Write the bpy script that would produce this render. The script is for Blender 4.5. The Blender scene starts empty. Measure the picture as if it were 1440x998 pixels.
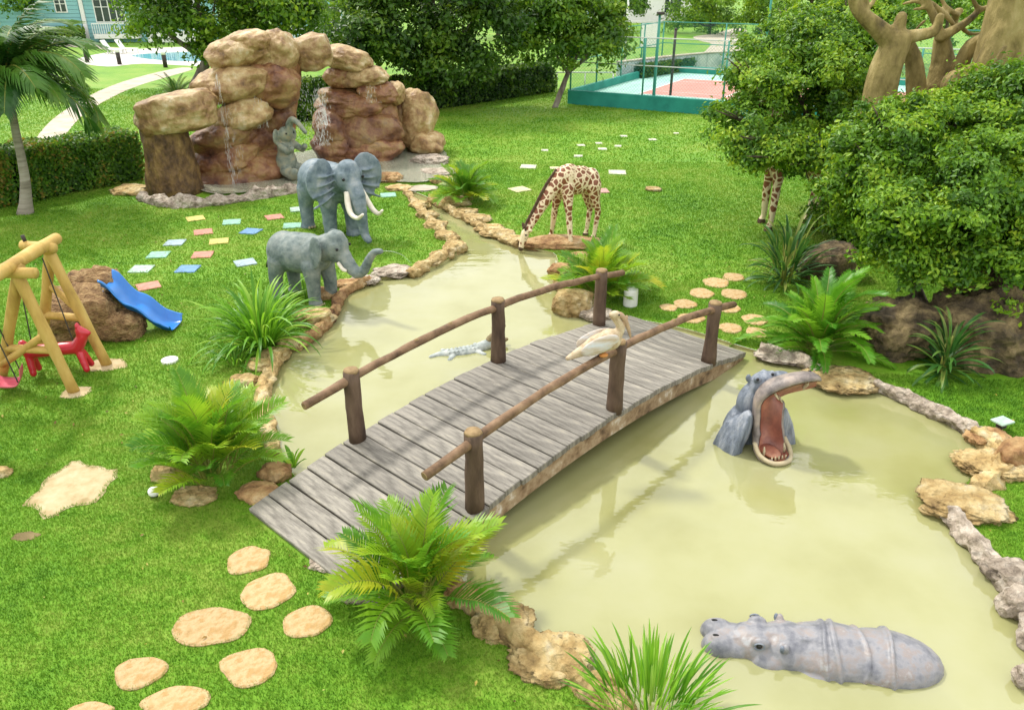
import bpy, bmesh, math, random
import numpy as np
from mathutils import Vector, Matrix, Euler, noise
R = math.radians
rnd = random.Random(7)
npr = np.random.default_rng(11)
scene = bpy.context.scene
COL = scene.collection

# ------------------------------------------------------------------ camera, sky, sun, exposure
F_PX, PITCH, CAM_H = 1100.0, R(25.9), 6.0
cam_d = bpy.data.cameras.new('camera'); cam = bpy.data.objects.new('camera', cam_d); COL.objects.link(cam)
cam.location = (0, 0, CAM_H); cam.rotation_euler = (R(90) - PITCH, 0, 0)
cam_d.sensor_width = 36; cam_d.lens = F_PX / 1440 * 36; cam_d.clip_end = 2000
scene.camera = cam
SUN_AZ = math.atan2(0.62, -0.60)          # direction towards the sun in plan: back left
SUN_EL = R(54)
sun_dir = Vector((-0.70 * math.cos(SUN_EL), 0.714 * math.cos(SUN_EL), math.sin(SUN_EL)))
sd = bpy.data.lights.new('sun', 'SUN'); sd.energy = 3.0; sd.angle = R(6); sd.color = (1.0, 0.95, 0.86)
so = bpy.data.objects.new('sun', sd); COL.objects.link(so); so.location = (-20, 20, 40)
so.rotation_euler = sun_dir.to_track_quat('Z', 'Y').to_euler()
w = bpy.data.worlds.new('World'); scene.world = w; w.use_nodes = True
wn, wl = w.node_tree.nodes, w.node_tree.links
bg = wn['Background']; bg.inputs['Strength'].default_value = 0.12
sky = wn.new('ShaderNodeTexSky'); sky.sky_type = 'NISHITA'; sky.sun_disc = False
sky.sun_elevation = SUN_EL; sky.sun_rotation = math.atan2(sun_dir.x, sun_dir.y)
sky.dust_density = 2.0; sky.air_density = 1.0
tcw = wn.new('ShaderNodeTexCoord'); nzw = wn.new('ShaderNodeTexNoise'); nzw.inputs['Scale'].default_value = 2.2
nzw.inputs['Detail'].default_value = 6
rpw = wn.new('ShaderNodeValToRGB'); rpw.color_ramp.elements[0].position = 0.22; rpw.color_ramp.elements[1].position = 0.44
mxw = wn.new('ShaderNodeMix'); mxw.data_type = 'RGBA'
mxw.inputs[7].default_value = (12.5, 12.4, 12.1, 1)
wl.new(tcw.outputs['Generated'], nzw.inputs['Vector']); wl.new(nzw.outputs['Fac'], rpw.inputs['Fac'])
wl.new(rpw.outputs['Color'], mxw.inputs[0]); wl.new(sky.outputs['Color'], mxw.inputs[6])
wl.new(mxw.outputs[2], bg.inputs['Color'])
vs = scene.view_settings; vs.view_transform = 'Standard'; vs.look = 'None'; vs.gamma = 1.0
vs.use_curve_mapping = False; vs.exposure = 0.26
scene.cycles.use_denoising = True
scene.cycles.max_bounces = 8; scene.cycles.transparent_max_bounces = 16
scene.cycles.caustics_reflective = False; scene.cycles.caustics_refractive = False

# ------------------------------------------------------------------ survey helpers: photo pixel -> place
cP, sP = math.cos(PITCH), math.sin(PITCH)
def ray(px, py):
    u = (px - 720) / F_PX; v = (499 - py) / F_PX
    return Vector((u, cP + v * sP, -sP + v * cP))
def G(px, py, z=0.0):
    d = ray(px, py); t = (z - CAM_H) / d.z
    return Vector((d.x * t, d.y * t, z))
def at(px, py, Y):
    d = ray(px, py); t = Y / d.y
    return Vector((d.x * t, Y, CAM_H + d.z * t))
def scale_at(p):                           # pixels per metre at a point
    return F_PX / (p.y * cP - (p.z - CAM_H) * sP)

# ------------------------------------------------------------------ object helpers
class MB:
    def __init__(s): s.v = []; s.f = []; s.m = []
    def add(s, vf, mi=0):
        n = len(s.v); s.v += [tuple(q) for q in vf[0]]; s.f += [tuple(i + n for i in q) for q in vf[1]]; s.m += [mi] * len(vf[1])
        return s
def mk_mesh(name, vf, mats, smooth=False, mi=None):
    me = bpy.data.meshes.new(name)
    me.from_pydata([tuple(q) for q in vf[0]], [], [tuple(q) for q in vf[1]])
    for m in (mats if isinstance(mats, (list, tuple)) else [mats]): me.materials.append(m)
    if mi: me.polygons.foreach_set('material_index', mi)
    if smooth: me.polygons.foreach_set('use_smooth', [True] * len(me.polygons))
    me.update(); return me
def link(name, me, parent=None, loc=(0, 0, 0), rot=(0, 0, 0), sc=None):
    o = bpy.data.objects.new(name, me); COL.objects.link(o)
    o.location = loc; o.rotation_euler = rot
    if sc is not None: o.scale = sc if hasattr(sc, '__len__') else (sc,) * 3
    if parent is not None: o.parent = parent
    return o
def tag(o, label, cat, group=None):
    o['label'] = label; o['category'] = cat
    if group: o['group'] = group
    return o
def thing(name, label, cat, loc=(0, 0, 0), rz=0.0, group=None, sc=None):
    o = link(name, None, None, loc, (0, 0, rz), sc); o.empty_display_size = 0.1
    return tag(o, label, cat, group)
def struct(o, kind='structure'):
    o['kind'] = kind; return o
def part(name, vf, mat, parent, smooth=False, world=False, mi=None):
    me = vf if isinstance(vf, bpy.types.Mesh) else mk_mesh(name, (vf.v, vf.f) if isinstance(vf, MB) else vf, mat, smooth, mi)
    o = link(name, me, parent)
    if world:
        p = parent; off = Vector((0, 0, 0))
        while p is not None: off += p.location; p = p.parent
        o.matrix_parent_inverse = Matrix.Translation(-off)
    return o

def box(c, s, rz=0.0, ry=0.0):
    x, y, z = s[0] / 2, s[1] / 2, s[2] / 2
    M_ = Euler((0, ry, rz)).to_matrix(); c = Vector(c)
    v = [c + M_ @ Vector(q) for q in ((-x,-y,-z),(x,-y,-z),(x,y,-z),(-x,y,-z),(-x,-y,z),(x,-y,z),(x,y,z),(-x,y,z))]
    return v, [(0,3,2,1),(4,5,6,7),(0,1,5,4),(1,2,6,5),(2,3,7,6),(3,0,4,7)]
def bbox(c, s, b=0.01, rz=0.0):
    """box with chamfered edges"""
    bm = bmesh.new(); vs_ = [bm.verts.new(q) for q in box((0,0,0), s)[0]]
    for f in box((0,0,0), s)[1]: bm.faces.new([vs_[i] for i in f])
    bmesh.ops.bevel(bm, geom=bm.edges[:], offset=b, segments=1, affect='EDGES')
    M_ = Euler((0, 0, rz)).to_matrix(); c = Vector(c)
    bm.verts.index_update()
    v = [c + M_ @ q.co for q in bm.verts]; f = [[q.index for q in p.verts] for p in bm.faces]; bm.free()
    return v, f
def tube(pts, rad, n=10, wob=0.0, seed=0):
    pts = [Vector(p) for p in pts]
    if not hasattr(rad, '__len__'): rad = [rad] * len(pts)
    v, f = [], []
    t0 = (pts[1] - pts[0]).normalized(); ref = Vector((0, 0, 1)) if abs(t0.z) < 0.9 else Vector((1, 0, 0))
    a = t0.cross(ref).normalized()
    for i, p in enumerate(pts):
        t = (pts[min(i + 1, len(pts) - 1)] - pts[max(i - 1, 0)]).normalized()
        a = (a - t * a.dot(t)).normalized(); b = t.cross(a)
        for k in range(n):
            an = 2 * math.pi * k / n; r = rad[i]
            d = a * math.cos(an) + b * math.sin(an)
            if wob: r *= 1 + wob * (noise.noise(p * 3.1 + d * 1.3 + Vector((seed, 0, 0))) + .6 * noise.noise(p * 9.1 + d * 2.6 + Vector((seed, 3, 0))))
            v.append(p + d * r)
    for i in range(len(pts) - 1):
        for k in range(n):
            k2 = (k + 1) % n; f.append((i*n+k, i*n+k2, (i+1)*n+k2, (i+1)*n+k))
    f.append(tuple(range(n - 1, -1, -1))); f.append(tuple((len(pts)-1)*n + k for k in range(n)))
    return v, f
def spline(pts, m=6, closed=False):
    pts = [Vector(p) for p in pts]; n = len(pts); out = []
    for i in range(n if closed else n - 1):
        g = (lambda j: pts[j % n]) if closed else (lambda j: pts[min(max(j, 0), n - 1)])
        p0, p1, p2, p3 = g(i-1), g(i), g(i+1), g(i+2)
        for k in range(m):
            t = k / m
            out.append(0.5 * ((2*p1) + (p2-p0)*t + (2*p0-5*p1+4*p2-p3)*t*t + (3*p1-p0-3*p2+p3)*t**3))
    if not closed: out.append(pts[-1])
    return out
_ico = {}
def ico(sub):
    if sub not in _ico:
        bm = bmesh.new(); bmesh.ops.create_icosphere(bm, subdivisions=sub, radius=1.0)
        bm.verts.index_update()
        _ico[sub] = ([v.co.copy() for v in bm.verts], [tuple(v.index for v in f.verts) for f in bm.faces]); bm.free()
    return _ico[sub]
def ell(c, r, rot=(0, 0, 0), sub=3):
    M_ = Euler(rot).to_matrix(); c = Vector(c)
    if not hasattr(r, '__len__'): r = (r, r, r)
    return [c + M_ @ Vector((q.x*r[0], q.y*r[1], q.z*r[2])) for q in ico(sub)[0]], ico(sub)[1]
def rock(c, r, rot=(0, 0, 0), amp=0.18, fr=1.3, sub=4, seed=0, flat=0.0, box_=0.35, fine=0.05):
    """a lumpy boulder: rounded-box sphere with two scales of noise"""
    M_ = Euler(rot).to_matrix(); c = Vector(c); S = Vector((seed * 7.3, seed * 3.1, seed * 1.7)); v = []
    for q in ico(sub)[0]:
        m = max(abs(q.x), abs(q.y), abs(q.z)); p = q * (1 - box_) + q / m * box_ * 0.85
        k = 1 + amp * noise.noise(q * fr + S) + amp * 0.5 * noise.noise(q * fr * 2.3 + S) + fine * noise.noise(q * fr * 5 + S) + fine * .7 * noise.noise(q * fr * 11 + S)
        p = Vector((p.x * r[0], p.y * r[1], p.z * r[2])) * k
        if flat and p.z > r[2] * (1 - flat): p.z = r[2] * (1 - flat) + (p.z - r[2] * (1 - flat)) * 0.25
        v.append(c + M_ @ p)
    return v, ico(sub)[1]
def cap(p0, r0, p1, r1, n=12):
    p0, p1 = Vector(p0), Vector(p1)
    m = MB(); m.add(tube([p0, p1], [r0, r1], n)); m.add(ell(p0, r0 * .995, sub=2)); m.add(ell(p1, r1 * .995, sub=2)); return m.v, m.f
def chain(pts, rs):
    m = MB()
    for i in range(len(pts) - 1): m.add(cap(pts[i], rs[i], pts[i+1], rs[i+1]))
    return m.v, m.f
def blob(prims, voxel=0.03, it=4, name='body'):
    """melt overlapping closed shapes into one continuous skin"""
    m = MB()
    for q in prims: m.add(q)
    me = mk_mesh(name, (m.v, m.f), [])
    o = bpy.data.objects.new('tmp', me); COL.objects.link(o)
    md = o.modifiers.new('r', 'REMESH'); md.mode = 'VOXEL'; md.voxel_size = voxel; md.use_smooth_shade = True
    ms = o.modifiers.new('s', 'SMOOTH'); ms.iterations = it; ms.factor = 0.5
    dg = bpy.context.evaluated_depsgraph_get(); dg.update()
    out = bpy.data.meshes.new_from_object(o.evaluated_get(dg)); out.name = name
    bpy.data.objects.remove(o); bpy.data.meshes.remove(me)
    out.polygons.foreach_set('use_smooth', [True] * len(out.polygons))
    return out

# ------------------------------------------------------------------ material helpers
def new_mat(name):
    m = bpy.data.materials.new(name); m.use_nodes = True
    nt = m.node_tree; return m, nt.nodes, nt.links, nt.nodes['Principled BSDF'], nt.nodes['Material Output']
def ramp(n, cols, lo=.3, hi=.7):
    r = n.new('ShaderNodeValToRGB'); e = r.color_ramp.elements
    while len(e) < len(cols): e.new(0.5)
    for i, c in enumerate(cols):
        e[i].position = lo + (hi - lo) * i / max(1, len(cols) - 1); e[i].color = (*c, 1)
    return r
def mat(name, cols, scale=4.0, rough=.75, bump=.3, bscale=None, detail=8, spec=.3, rand=0.0, stretch=(1, 1, 1), coat=0.0, lo=.3, hi=.7, bdist=.02, coords='Object', pits=0.0):
    m, n, l, b, out = new_mat(name)
    tc = n.new('ShaderNodeTexCoord'); mp = n.new('ShaderNodeMapping'); mp.inputs['Scale'].default_value = stretch
    if coords == 'World':
        g = n.new('ShaderNodeNewGeometry'); l.new(g.outputs['Position'], mp.inputs['Vector'])
    else: l.new(tc.outputs['Object'], mp.inputs['Vector'])
    nz = n.new('ShaderNodeTexNoise'); nz.inputs['Scale'].default_value = scale; nz.inputs['Detail'].default_value = detail
    nz.inputs['Roughness'].default_value = .62
    l.new(mp.outputs[0], nz.inputs['Vector'])
    rp = ramp(n, cols, lo, hi); l.new(nz.outputs['Fac'], rp.inputs['Fac']); col = rp.outputs['Color']
    if rand:
        oi = n.new('ShaderNodeObjectInfo'); hs = n.new('ShaderNodeHueSaturation')
        mr = n.new('ShaderNodeMapRange'); mr.inputs[3].default_value = 1 - rand; mr.inputs[4].default_value = 1 + rand
        l.new(oi.outputs['Random'], mr.inputs[0]); l.new(mr.outputs[0], hs.inputs['Value']); l.new(col, hs.inputs['Color']); col = hs.outputs['Color']
    l.new(col, b.inputs['Base Color'])
    b.inputs['Roughness'].default_value = rough; b.inputs['Specular IOR Level'].default_value = spec
    if coat: b.inputs['Coat Weight'].default_value = coat; b.inputs['Coat Roughness'].default_value = .15
    if bump:
        n2 = n.new('ShaderNodeTexNoise'); n2.inputs['Scale'].default_value = bscale or scale * 4; n2.inputs['Detail'].default_value = 8
        n2.inputs['Roughness'].default_value = .65
        l.new(mp.outputs[0], n2.inputs['Vector']); h = n2.outputs['Fac']
        if pits:
            vo = n.new('ShaderNodeTexVoronoi'); vo.inputs['Scale'].default_value = (bscale or scale * 4) * .8
            l.new(mp.outputs[0], vo.inputs['Vector'])
            mm = n.new('ShaderNodeMath'); mm.operation = 'MULTIPLY_ADD'; mm.inputs[1].default_value = pits
            l.new(vo.outputs['Distance'], mm.inputs[0]); l.new(h, mm.inputs[2]); h = mm.outputs[0]
        bp = n.new('ShaderNodeBump'); bp.inputs['Strength'].default_value = bump; bp.inputs['Distance'].default_value = bdist
        l.new(h, bp.inputs['Height']); l.new(bp.outputs[0], b.inputs['Normal'])
    return m
def leafmat(name, cols, trans=.35, rough=.45, rand=0.0, attr=True):
    m, n, l, b, out = new_mat(name)
    rp = ramp(n, cols, 0, 1)
    if attr:
        a = n.new('ShaderNodeAttribute'); a.attribute_name = 'v'; l.new(a.outputs['Fac'], rp.inputs['Fac'])
    else:
        oi = n.new('ShaderNodeObjectInfo'); nz = n.new('ShaderNodeTexNoise'); nz.inputs['Scale'].default_value = 2.5
        g = n.new('ShaderNodeNewGeometry'); l.new(g.outputs['Position'], nz.inputs['Vector'])
        ad = n.new('ShaderNodeMath'); ad.operation = 'MULTIPLY_ADD'; ad.inputs[1].default_value = .7; 
        l.new(oi.outputs['Random'], ad.inputs[0])
        s2 = n.new('ShaderNodeMath'); s2.operation = 'MULTIPLY_ADD'; s2.inputs[1].default_value = .8; s2.inputs[2].default_value = -.25
        l.new(nz.outputs['Fac'], s2.inputs[0]); l.new(s2.outputs[0], ad.inputs[2]); l.new(ad.outputs[0], rp.inputs['Fac'])
    l.new(rp.outputs['Color'], b.inputs['Base Color']); b.inputs['Roughness'].default_value = rough
    b.inputs['Specular IOR Level'].default_value = .35
    t = n.new('ShaderNodeBsdfTranslucent'); hs = n.new('ShaderNodeHueSaturation'); hs.inputs['Value'].default_value = 1.5; hs.inputs['Hue'].default_value = .485
    l.new(rp.outputs['Color'], hs.inputs['Color']); l.new(hs.outputs[0], t.inputs['Color'])
    mx = n.new('ShaderNodeMixShader'); mx.inputs[0].default_value = trans
    l.new(b.outputs[0], mx.inputs[1]); l.new(t.outputs[0], mx.inputs[2]); l.new(mx.outputs[0], out.inputs['Surface'])
    return m
def grass_mat(name, blades):
    m, n, l, b, out = new_mat(name)
    g = n.new('ShaderNodeNewGeometry')
    def nz(s, d=5, st=None):
        q = n.new('ShaderNodeTexNoise'); q.inputs['Scale'].default_value = s; q.inputs['Detail'].default_value = d; q.inputs['Roughness'].default_value = .6
        if st:
            mp = n.new('ShaderNodeMapping'); mp.inputs['Scale'].default_value = st; l.new(g.outputs['Position'], mp.inputs['Vector']); l.new(mp.outputs[0], q.inputs['Vector'])
        else: l.new(g.outputs['Position'], q.inputs['Vector'])
        return q.outputs['Fac']
    rp = ramp(n, ([(.048, .145, .012), (.108, .260, .018), (.180, .350, .028), (.30, .40, .07)] if blades else [(.042, .135, .009), (.085, .225, .012), (.138, .295, .017), (.21, .32, .04)]), .28, .74)
    a = n.new('ShaderNodeMath'); a.operation = 'MULTIPLY_ADD'; a.inputs[1].default_value = .72
    l.new(nz(.33, 4), a.inputs[0])
    c = n.new('ShaderNodeMath'); c.operation = 'MULTIPLY'; c.inputs[1].default_value = .5; l.new(nz(2.6, 6, (1, 1.5, 1)), c.inputs[0]); l.new(c.outputs[0], a.inputs[2])
    src = a.outputs[0]
    if blades:
        at_ = n.new('ShaderNodeAttribute'); at_.attribute_name = 'v'
        k = n.new('ShaderNodeMath'); k.operation = 'MULTIPLY_ADD'; k.inputs[1].default_value = .30; l.new(at_.outputs['Fac'], k.inputs[0])
        k2 = n.new('ShaderNodeMath'); k2.operation = 'ADD'; k2.inputs[1].default_value = -.19; l.new(src, k2.inputs[0]); l.new(k2.outputs[0], k.inputs[2]); src = k.outputs[0]
    else:
        k = n.new('ShaderNodeMath'); k.operation = 'MULTIPLY_ADD'; k.inputs[1].default_value = .35; l.new(nz(30, 4), k.inputs[0])
        k2 = n.new('ShaderNodeMath'); k2.operation = 'ADD'; k2.inputs[1].default_value = -.175; l.new(src, k2.inputs[0]); l.new(k2.outputs[0], k.inputs[2]); src = k.outputs[0]
    l.new(src, rp.inputs['Fac']); col = rp.outputs['Color']
    l.new(col, b.inputs['Base Color']); b.inputs['Roughness'].default_value = .6; b.inputs['Specular IOR Level'].default_value = .2
    if blades:
        t = n.new('ShaderNodeBsdfTranslucent'); l.new(col, t.inputs['Color'])
        mx = n.new('ShaderNodeMixShader'); mx.inputs[0].default_value = .4
        l.new(b.outputs[0], mx.inputs[1]); l.new(t.outputs[0], mx.inputs[2]); l.new(mx.outputs[0], out.inputs['Surface'])
    else:
        bp = n.new('ShaderNodeBump'); bp.inputs['Strength'].default_value = .6; bp.inputs['Distance'].default_value = .05
        l.new(nz(22, 6), bp.inputs['Height']); l.new(bp.outputs[0], b.inputs['Normal'])
    return m
def water_mat(name, milk, tint, mixf=.55, wave=5.0, bump=.06):
    m, n, l, b, out = new_mat(name)
    g = n.new('ShaderNodeNewGeometry')
    nz = n.new('ShaderNodeTexNoise'); nz.inputs['Scale'].default_value = wave; nz.inputs['Detail'].default_value = 3
    mp = n.new('ShaderNodeMapping'); mp.inputs['Scale'].default_value = (.7, 1.6, 1); l.new(g.outputs['Position'], mp.inputs['Vector']); l.new(mp.outputs[0], nz.inputs['Vector'])
    bp = n.new('ShaderNodeBump'); bp.inputs['Strength'].default_value = bump; bp.inputs['Distance'].default_value = .05; l.new(nz.outputs['Fac'], bp.inputs['Height'])
    n3 = n.new('ShaderNodeTexNoise'); n3.inputs['Scale'].default_value = .8; n3.inputs['Detail'].default_value = 5; l.new(g.outputs['Position'], n3.inputs['Vector'])
    rp = ramp(n, milk, .3, .7); l.new(n3.outputs['Fac'], rp.inputs['Fac'])
    df = n.new('ShaderNodeBsdfDiffuse'); l.new(rp.outputs[0], df.inputs['Color'])
    tr = n.new('ShaderNodeBsdfTransparent'); tr.inputs['Color'].default_value = (*tint, 1)
    mx = n.new('ShaderNodeMixShader'); mx.inputs[0].default_value = mixf; l.new(tr.outputs[0], mx.inputs[1]); l.new(df.outputs[0], mx.inputs[2])
    gl = n.new('ShaderNodeBsdfGlossy'); gl.inputs['Roughness'].default_value = .03; gl.inputs['Color'].default_value = (1, 1, 1, 1); l.new(bp.outputs[0], gl.inputs['Normal'])
    fr = n.new('ShaderNodeFresnel'); fr.inputs['IOR'].default_value = 1.68; l.new(bp.outputs[0], fr.inputs['Normal'])
    m2 = n.new('ShaderNodeMixShader'); l.new(fr.outputs[0], m2.inputs[0]); l.new(mx.outputs[0], m2.inputs[1]); l.new(gl.outputs[0], m2.inputs[2])
    l.new(m2.outputs[0], out.inputs['Surface']); return m
def giraffe_mat():
    m, n, l, b, out = new_mat('giraffe_paint')
    tc = n.new('ShaderNodeTexCoord'); vo = n.new('ShaderNodeTexVoronoi'); vo.feature = 'DISTANCE_TO_EDGE'; vo.inputs['Scale'].default_value = 8.5
    nzz = n.new('ShaderNodeTexNoise'); nzz.inputs['Scale'].default_value = 9
    mxv = n.new('ShaderNodeMix'); mxv.data_type = 'VECTOR'; mxv.inputs[0].default_value = .05
    l.new(tc.outputs['Object'], nzz.inputs['Vector']); l.new(tc.outputs['Object'], mxv.inputs[4]); l.new(nzz.outputs['Color'], mxv.inputs[5])
    l.new(mxv.outputs[1], vo.inputs['Vector'])
    sx = n.new('ShaderNodeSeparateXYZ'); l.new(tc.outputs['Object'], sx.inputs[0])
    mr = n.new('ShaderNodeMapRange'); mr.inputs[1].default_value = .25; mr.inputs[2].default_value = .75; mr.inputs[3].default_value = -.13; mr.inputs[4].default_value = 0.0
    l.new(sx.outputs['Z'], mr.inputs[0])
    ad = n.new('ShaderNodeMath'); l.new(vo.outputs['Distance'], ad.inputs[0]); l.new(mr.outputs[0], ad.inputs[1])
    rp = ramp(n, [(.72, .60, .40), (.72, .58, .36), (.24, .085, .03), (.19, .06, .022)], .06, .15); l.new(ad.outputs[0], rp.inputs['Fac'])
    l.new(rp.outputs[0], b.inputs['Base Color']); b.inputs['Roughness'].default_value = .5
    return m

M_GRASS = grass_mat('lawn_ground', False); M_BLADE = grass_mat('grass_blade', True)
M_STONE_Y = mat('limestone_yellow', [(.17, .11, .05), (.42, .29, .12), (.56, .43, .21), (.62, .54, .36)], 3.4, .9, 1.0, 11, rand=.14, pits=1.2, bdist=.07)
M_STONE_G = mat('limestone_grey', [(.15, .12, .09), (.34, .28, .22), (.50, .43, .35), (.60, .55, .47)], 5.5, .9, 1.0, 13, rand=.14, pits=1.2, bdist=.07)
M_STONE_R = mat('limestone_rust', [(.12, .06, .03), (.32, .18, .08), (.46, .30, .14), (.54, .42, .25)], 3.4, .9, 1.0, 11, rand=.1, pits=1.0, bdist=.06)
M_STEP = mat('sandstone_step', [(.24, .14, .055), (.42, .28, .125), (.50, .37, .20), (.40, .25, .10), (.47, .33, .16)], 7, .9, .8, 26, rand=.08, pits=.6, lo=.26, hi=.74)
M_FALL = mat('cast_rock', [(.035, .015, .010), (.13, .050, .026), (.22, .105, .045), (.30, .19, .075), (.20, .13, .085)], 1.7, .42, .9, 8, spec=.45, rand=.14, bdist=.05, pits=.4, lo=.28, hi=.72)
M_PILLAR = mat('pillar_rock', [(.035, .02, .010), (.10, .058, .026), (.19, .115, .042), (.30, .20, .07)], 3.2, .6, 1.0, 12, stretch=(1, 1, .6), bdist=.05, pits=.8)
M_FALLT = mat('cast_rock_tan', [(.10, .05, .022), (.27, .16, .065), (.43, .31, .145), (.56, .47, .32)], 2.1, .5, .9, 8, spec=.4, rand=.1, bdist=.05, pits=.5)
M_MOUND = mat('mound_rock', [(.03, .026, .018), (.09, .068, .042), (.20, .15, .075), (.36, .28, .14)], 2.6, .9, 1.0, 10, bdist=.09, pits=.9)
M_DECK = mat('weathered_plank', [(.075, .067, .057), (.155, .142, .12), (.24, .222, .19), (.33, .30, .235)], 3.4, .55, .7, 14, rand=.18, stretch=(4.5, .8, 1), spec=.4)
M_FASCIA = mat('plank_edge', [(.08, .05, .03), (.24, .16, .09), (.36, .27, .17), (.66, .62, .56)], 4.5, .8, .5, 22, lo=.3, hi=.74)
M_POST = mat('brown_post', [(.035, .022, .015), (.095, .06, .04), (.15, .10, .068)], 5, .7, .6, 18, stretch=(1, 1, .3))
M_RAIL = mat('brown_rail', [(.07, .04, .022), (.19, .115, .065), (.28, .185, .11)], 5, .65, .5, 20)
M_CUT = mat('cut_end', [(.17, .11, .05), (.34, .24, .12)], 12, .8, .2)
M_LOG = mat('pine_log', [(.30, .18, .045), (.50, .33, .09), (.60, .43, .15)], 3, .6, .25, 20, stretch=(1, 1, .35))
M_HIPPO = mat('hippo_grey', [(.10, .105, .13), (.165, .17, .195), (.24, .24, .26), (.25, .215, .205), (.34, .345, .36)], 4.6, .42, .45, 12, spec=.45)
M_HIPPOS = mat('hippo_blue', [(.06, .075, .10), (.17, .20, .25), (.34, .36, .40)], 6, .5, .6, 9, stretch=(1.6, 1.6, .22), spec=.45, bdist=.06)
M_HIPPOJ = mat('hippo_brown', [(.07, .06, .06), (.17, .145, .135), (.29, .24, .21), (.36, .28, .22)], 4.5, .5, .4, 16, spec=.45)
M_PINK = mat('mouth_pink', [(.13, .045, .035), (.29, .11, .075), (.46, .22, .13)], 3.5, .4, .2, spec=.5)
M_CREAM = mat('cream_paint', [(.30, .25, .15), (.50, .43, .28)], 6, .5, .2)
M_IVORY = mat('ivory_paint', [(.66, .60, .48), (.82, .78, .68)], 6, .4, .05)
M_ELE = mat('elephant_grey', [(0.066, 0.090, 0.090), (0.136, 0.176, 0.172), (0.211, 0.246, 0.234), (0.281, 0.304, 0.281)], 3.5, .65, .55, 13, spec=.35)
M_ELEB = mat('elephant_blue', [(0.060, 0.088, 0.112), (0.124, 0.172, 0.204), (0.200, 0.248, 0.280), (0.304, 0.336, 0.344)], 3.5, .65, .55, 13, spec=.35)
M_PATINA = mat('statue_patina', [(.07, .09, .07), (.17, .20, .165), (.26, .27, .20), (.32, .26, .14)], 4, .6, .4, 14)
M_BLACK = mat('black_gloss', [(.01, .01, .01), (.02, .02, .02)], 4, .2, 0)
M_GIR = giraffe_mat()
M_MANE = mat('mane_brown', [(.06, .035, .02), (.11, .07, .04)], 9, .8, .3)
M_WHITE = mat('white_paint', [(.74, .74, .72), (.82, .82, .80)], 3, .5, .05)
M_BIRD = mat('bird_plumage', [(.26, .17, .10), (.48, .38, .25), (.60, .53, .42)], 9, .7, .3, 30)
M_BIRDW = mat('bird_wing', [(.34, .23, .10), (.52, .46, .40), (.56, .60, .66)], 5, .7, .4, 30, stretch=(.6, 2, 2))
M_BILL = mat('bird_bill', [(.30, .19, .12), (.48, .34, .23)], 8, .5, .1)
M_ORANGE = mat('bird_foot', [(.45, .16, .04), (.55, .24, .07)], 8, .6, .1)
M_CROC = mat('croc_grey', [(.16, .19, .18), (.34, .38, .37), (.50, .52, .49)], 7, .6, .6, 22)
M_CROCB = mat('croc_snout', [(.15, .11, .06), (.30, .24, .13)], 8, .6, .4, 20)
M_BLUE = mat('slide_blue', [(.006, .15, .52), (.012, .20, .60)], 1.5, .28, 0.03, 30, spec=.5, coat=.3)
M_RED = mat('red_plastic', [(.46, .008, .025), (.56, .018, .045)], 2, .28, .02, 30, spec=.5, coat=.3)
M_PINKP = mat('pink_plastic', [(.60, .10, .16), (.70, .18, .22)], 2, .3, .02, 30, spec=.5)
M_ROPE = mat('dark_rope', [(.03, .03, .03), (.08, .07, .06)], 20, .8, .3)
M_MULCH = mat('thatched_rock', [(.11, .065, .035), (.26, .155, .075), (.40, .26, .125), (.46, .34, .19)], 7, .95, 1.0, 26, stretch=(1, 1, 1.6), bdist=.06, pits=.7)
M_SAND = mat('bare_sand', [(.30, .23, .11), (.45, .36, .21), (.52, .44, .29)], 4, .95, .5, 24, coords='World')
M_BED = mat('pond_bed', [(.30, .27, .10), (.42, .40, .18), (.50, .48, .27)], .9, .9, .3, 9, coords='World')
M_WATER = water_mat('pond_water', [(.425, .425, .165), (.49, .495, .225), (.525, .53, .285)], (.84, .84, .64), .56, 2.2, .11)
M_BASIN = water_mat('basin_water', [(.42, .44, .33), (.55, .55, .42)], (.8, .85, .75), .6, 16, .6)
M_POOL = water_mat('pool_water', [(.10, .42, .55), (.14, .50, .62)], (.4, .8, .9), .9, 4, .1)
M_PATH = mat('pale_paving', [(.34, .29, .22), (.46, .41, .33), (.52, .48, .41)], 1.2, .85, .2, 8, coords='World')
M_DECKP = mat('pool_deck', [(.50, .48, .44), (.60, .58, .54)], .5, .8, .1, coords='World')
M_TEAL = mat('teal_siding', [(.22, .46, .50), (.27, .52, .55)], .6, .6, .1)
M_TEALD = mat('court_wall_green', [(.010, .16, .13), (.02, .24, .19), (.03, .28, .22)], 1.0, .6, .1)
M_CRTG = mat('court_pale_green', [(.30, .55, .47), (.40, .63, .55)], .4, .75, .05, coords='World')
M_CRTR = mat('court_red', [(.48, .19, .16), (.58, .27, .23)], .4, .75, .05, coords='World')
M_FENCE = mat('fence_green', [(.04, .22, .17), (.07, .30, .24)], 3, .5, 0)
M_GALV = mat('galvanised', [(.42, .46, .45), (.56, .58, .57)], 3, .45, 0)
M_GLASS = mat('window_glass', [(.02, .03, .04), (.06, .075, .08)], 1, .08, 0, spec=.6)
M_SHADE = mat('dark_metal', [(.03, .025, .02), (.06, .05, .045)], 3, .6, 0)
M_WALLW = mat('white_block', [(.30, .36, .38), (.55, .60, .62), (.70, .72, .72)], 1.6, .8, .5, 5, coords='World', bdist=.1)
M_CONC = mat('sculpted_concrete', [(.06, .045, .02), (.19, .145, .05), (.30, .235, .09), (.40, .32, .15)], 2.4, .75, .9, 9, bdist=.06, stretch=(1, 1, .45), pits=.5)
M_BARK = mat('bark_grey', [(.08, .065, .05), (.20, .17, .14), (.32, .29, .25)], 4, .9, .7, 12, stretch=(1, 1, .3), bdist=.04)
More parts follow.
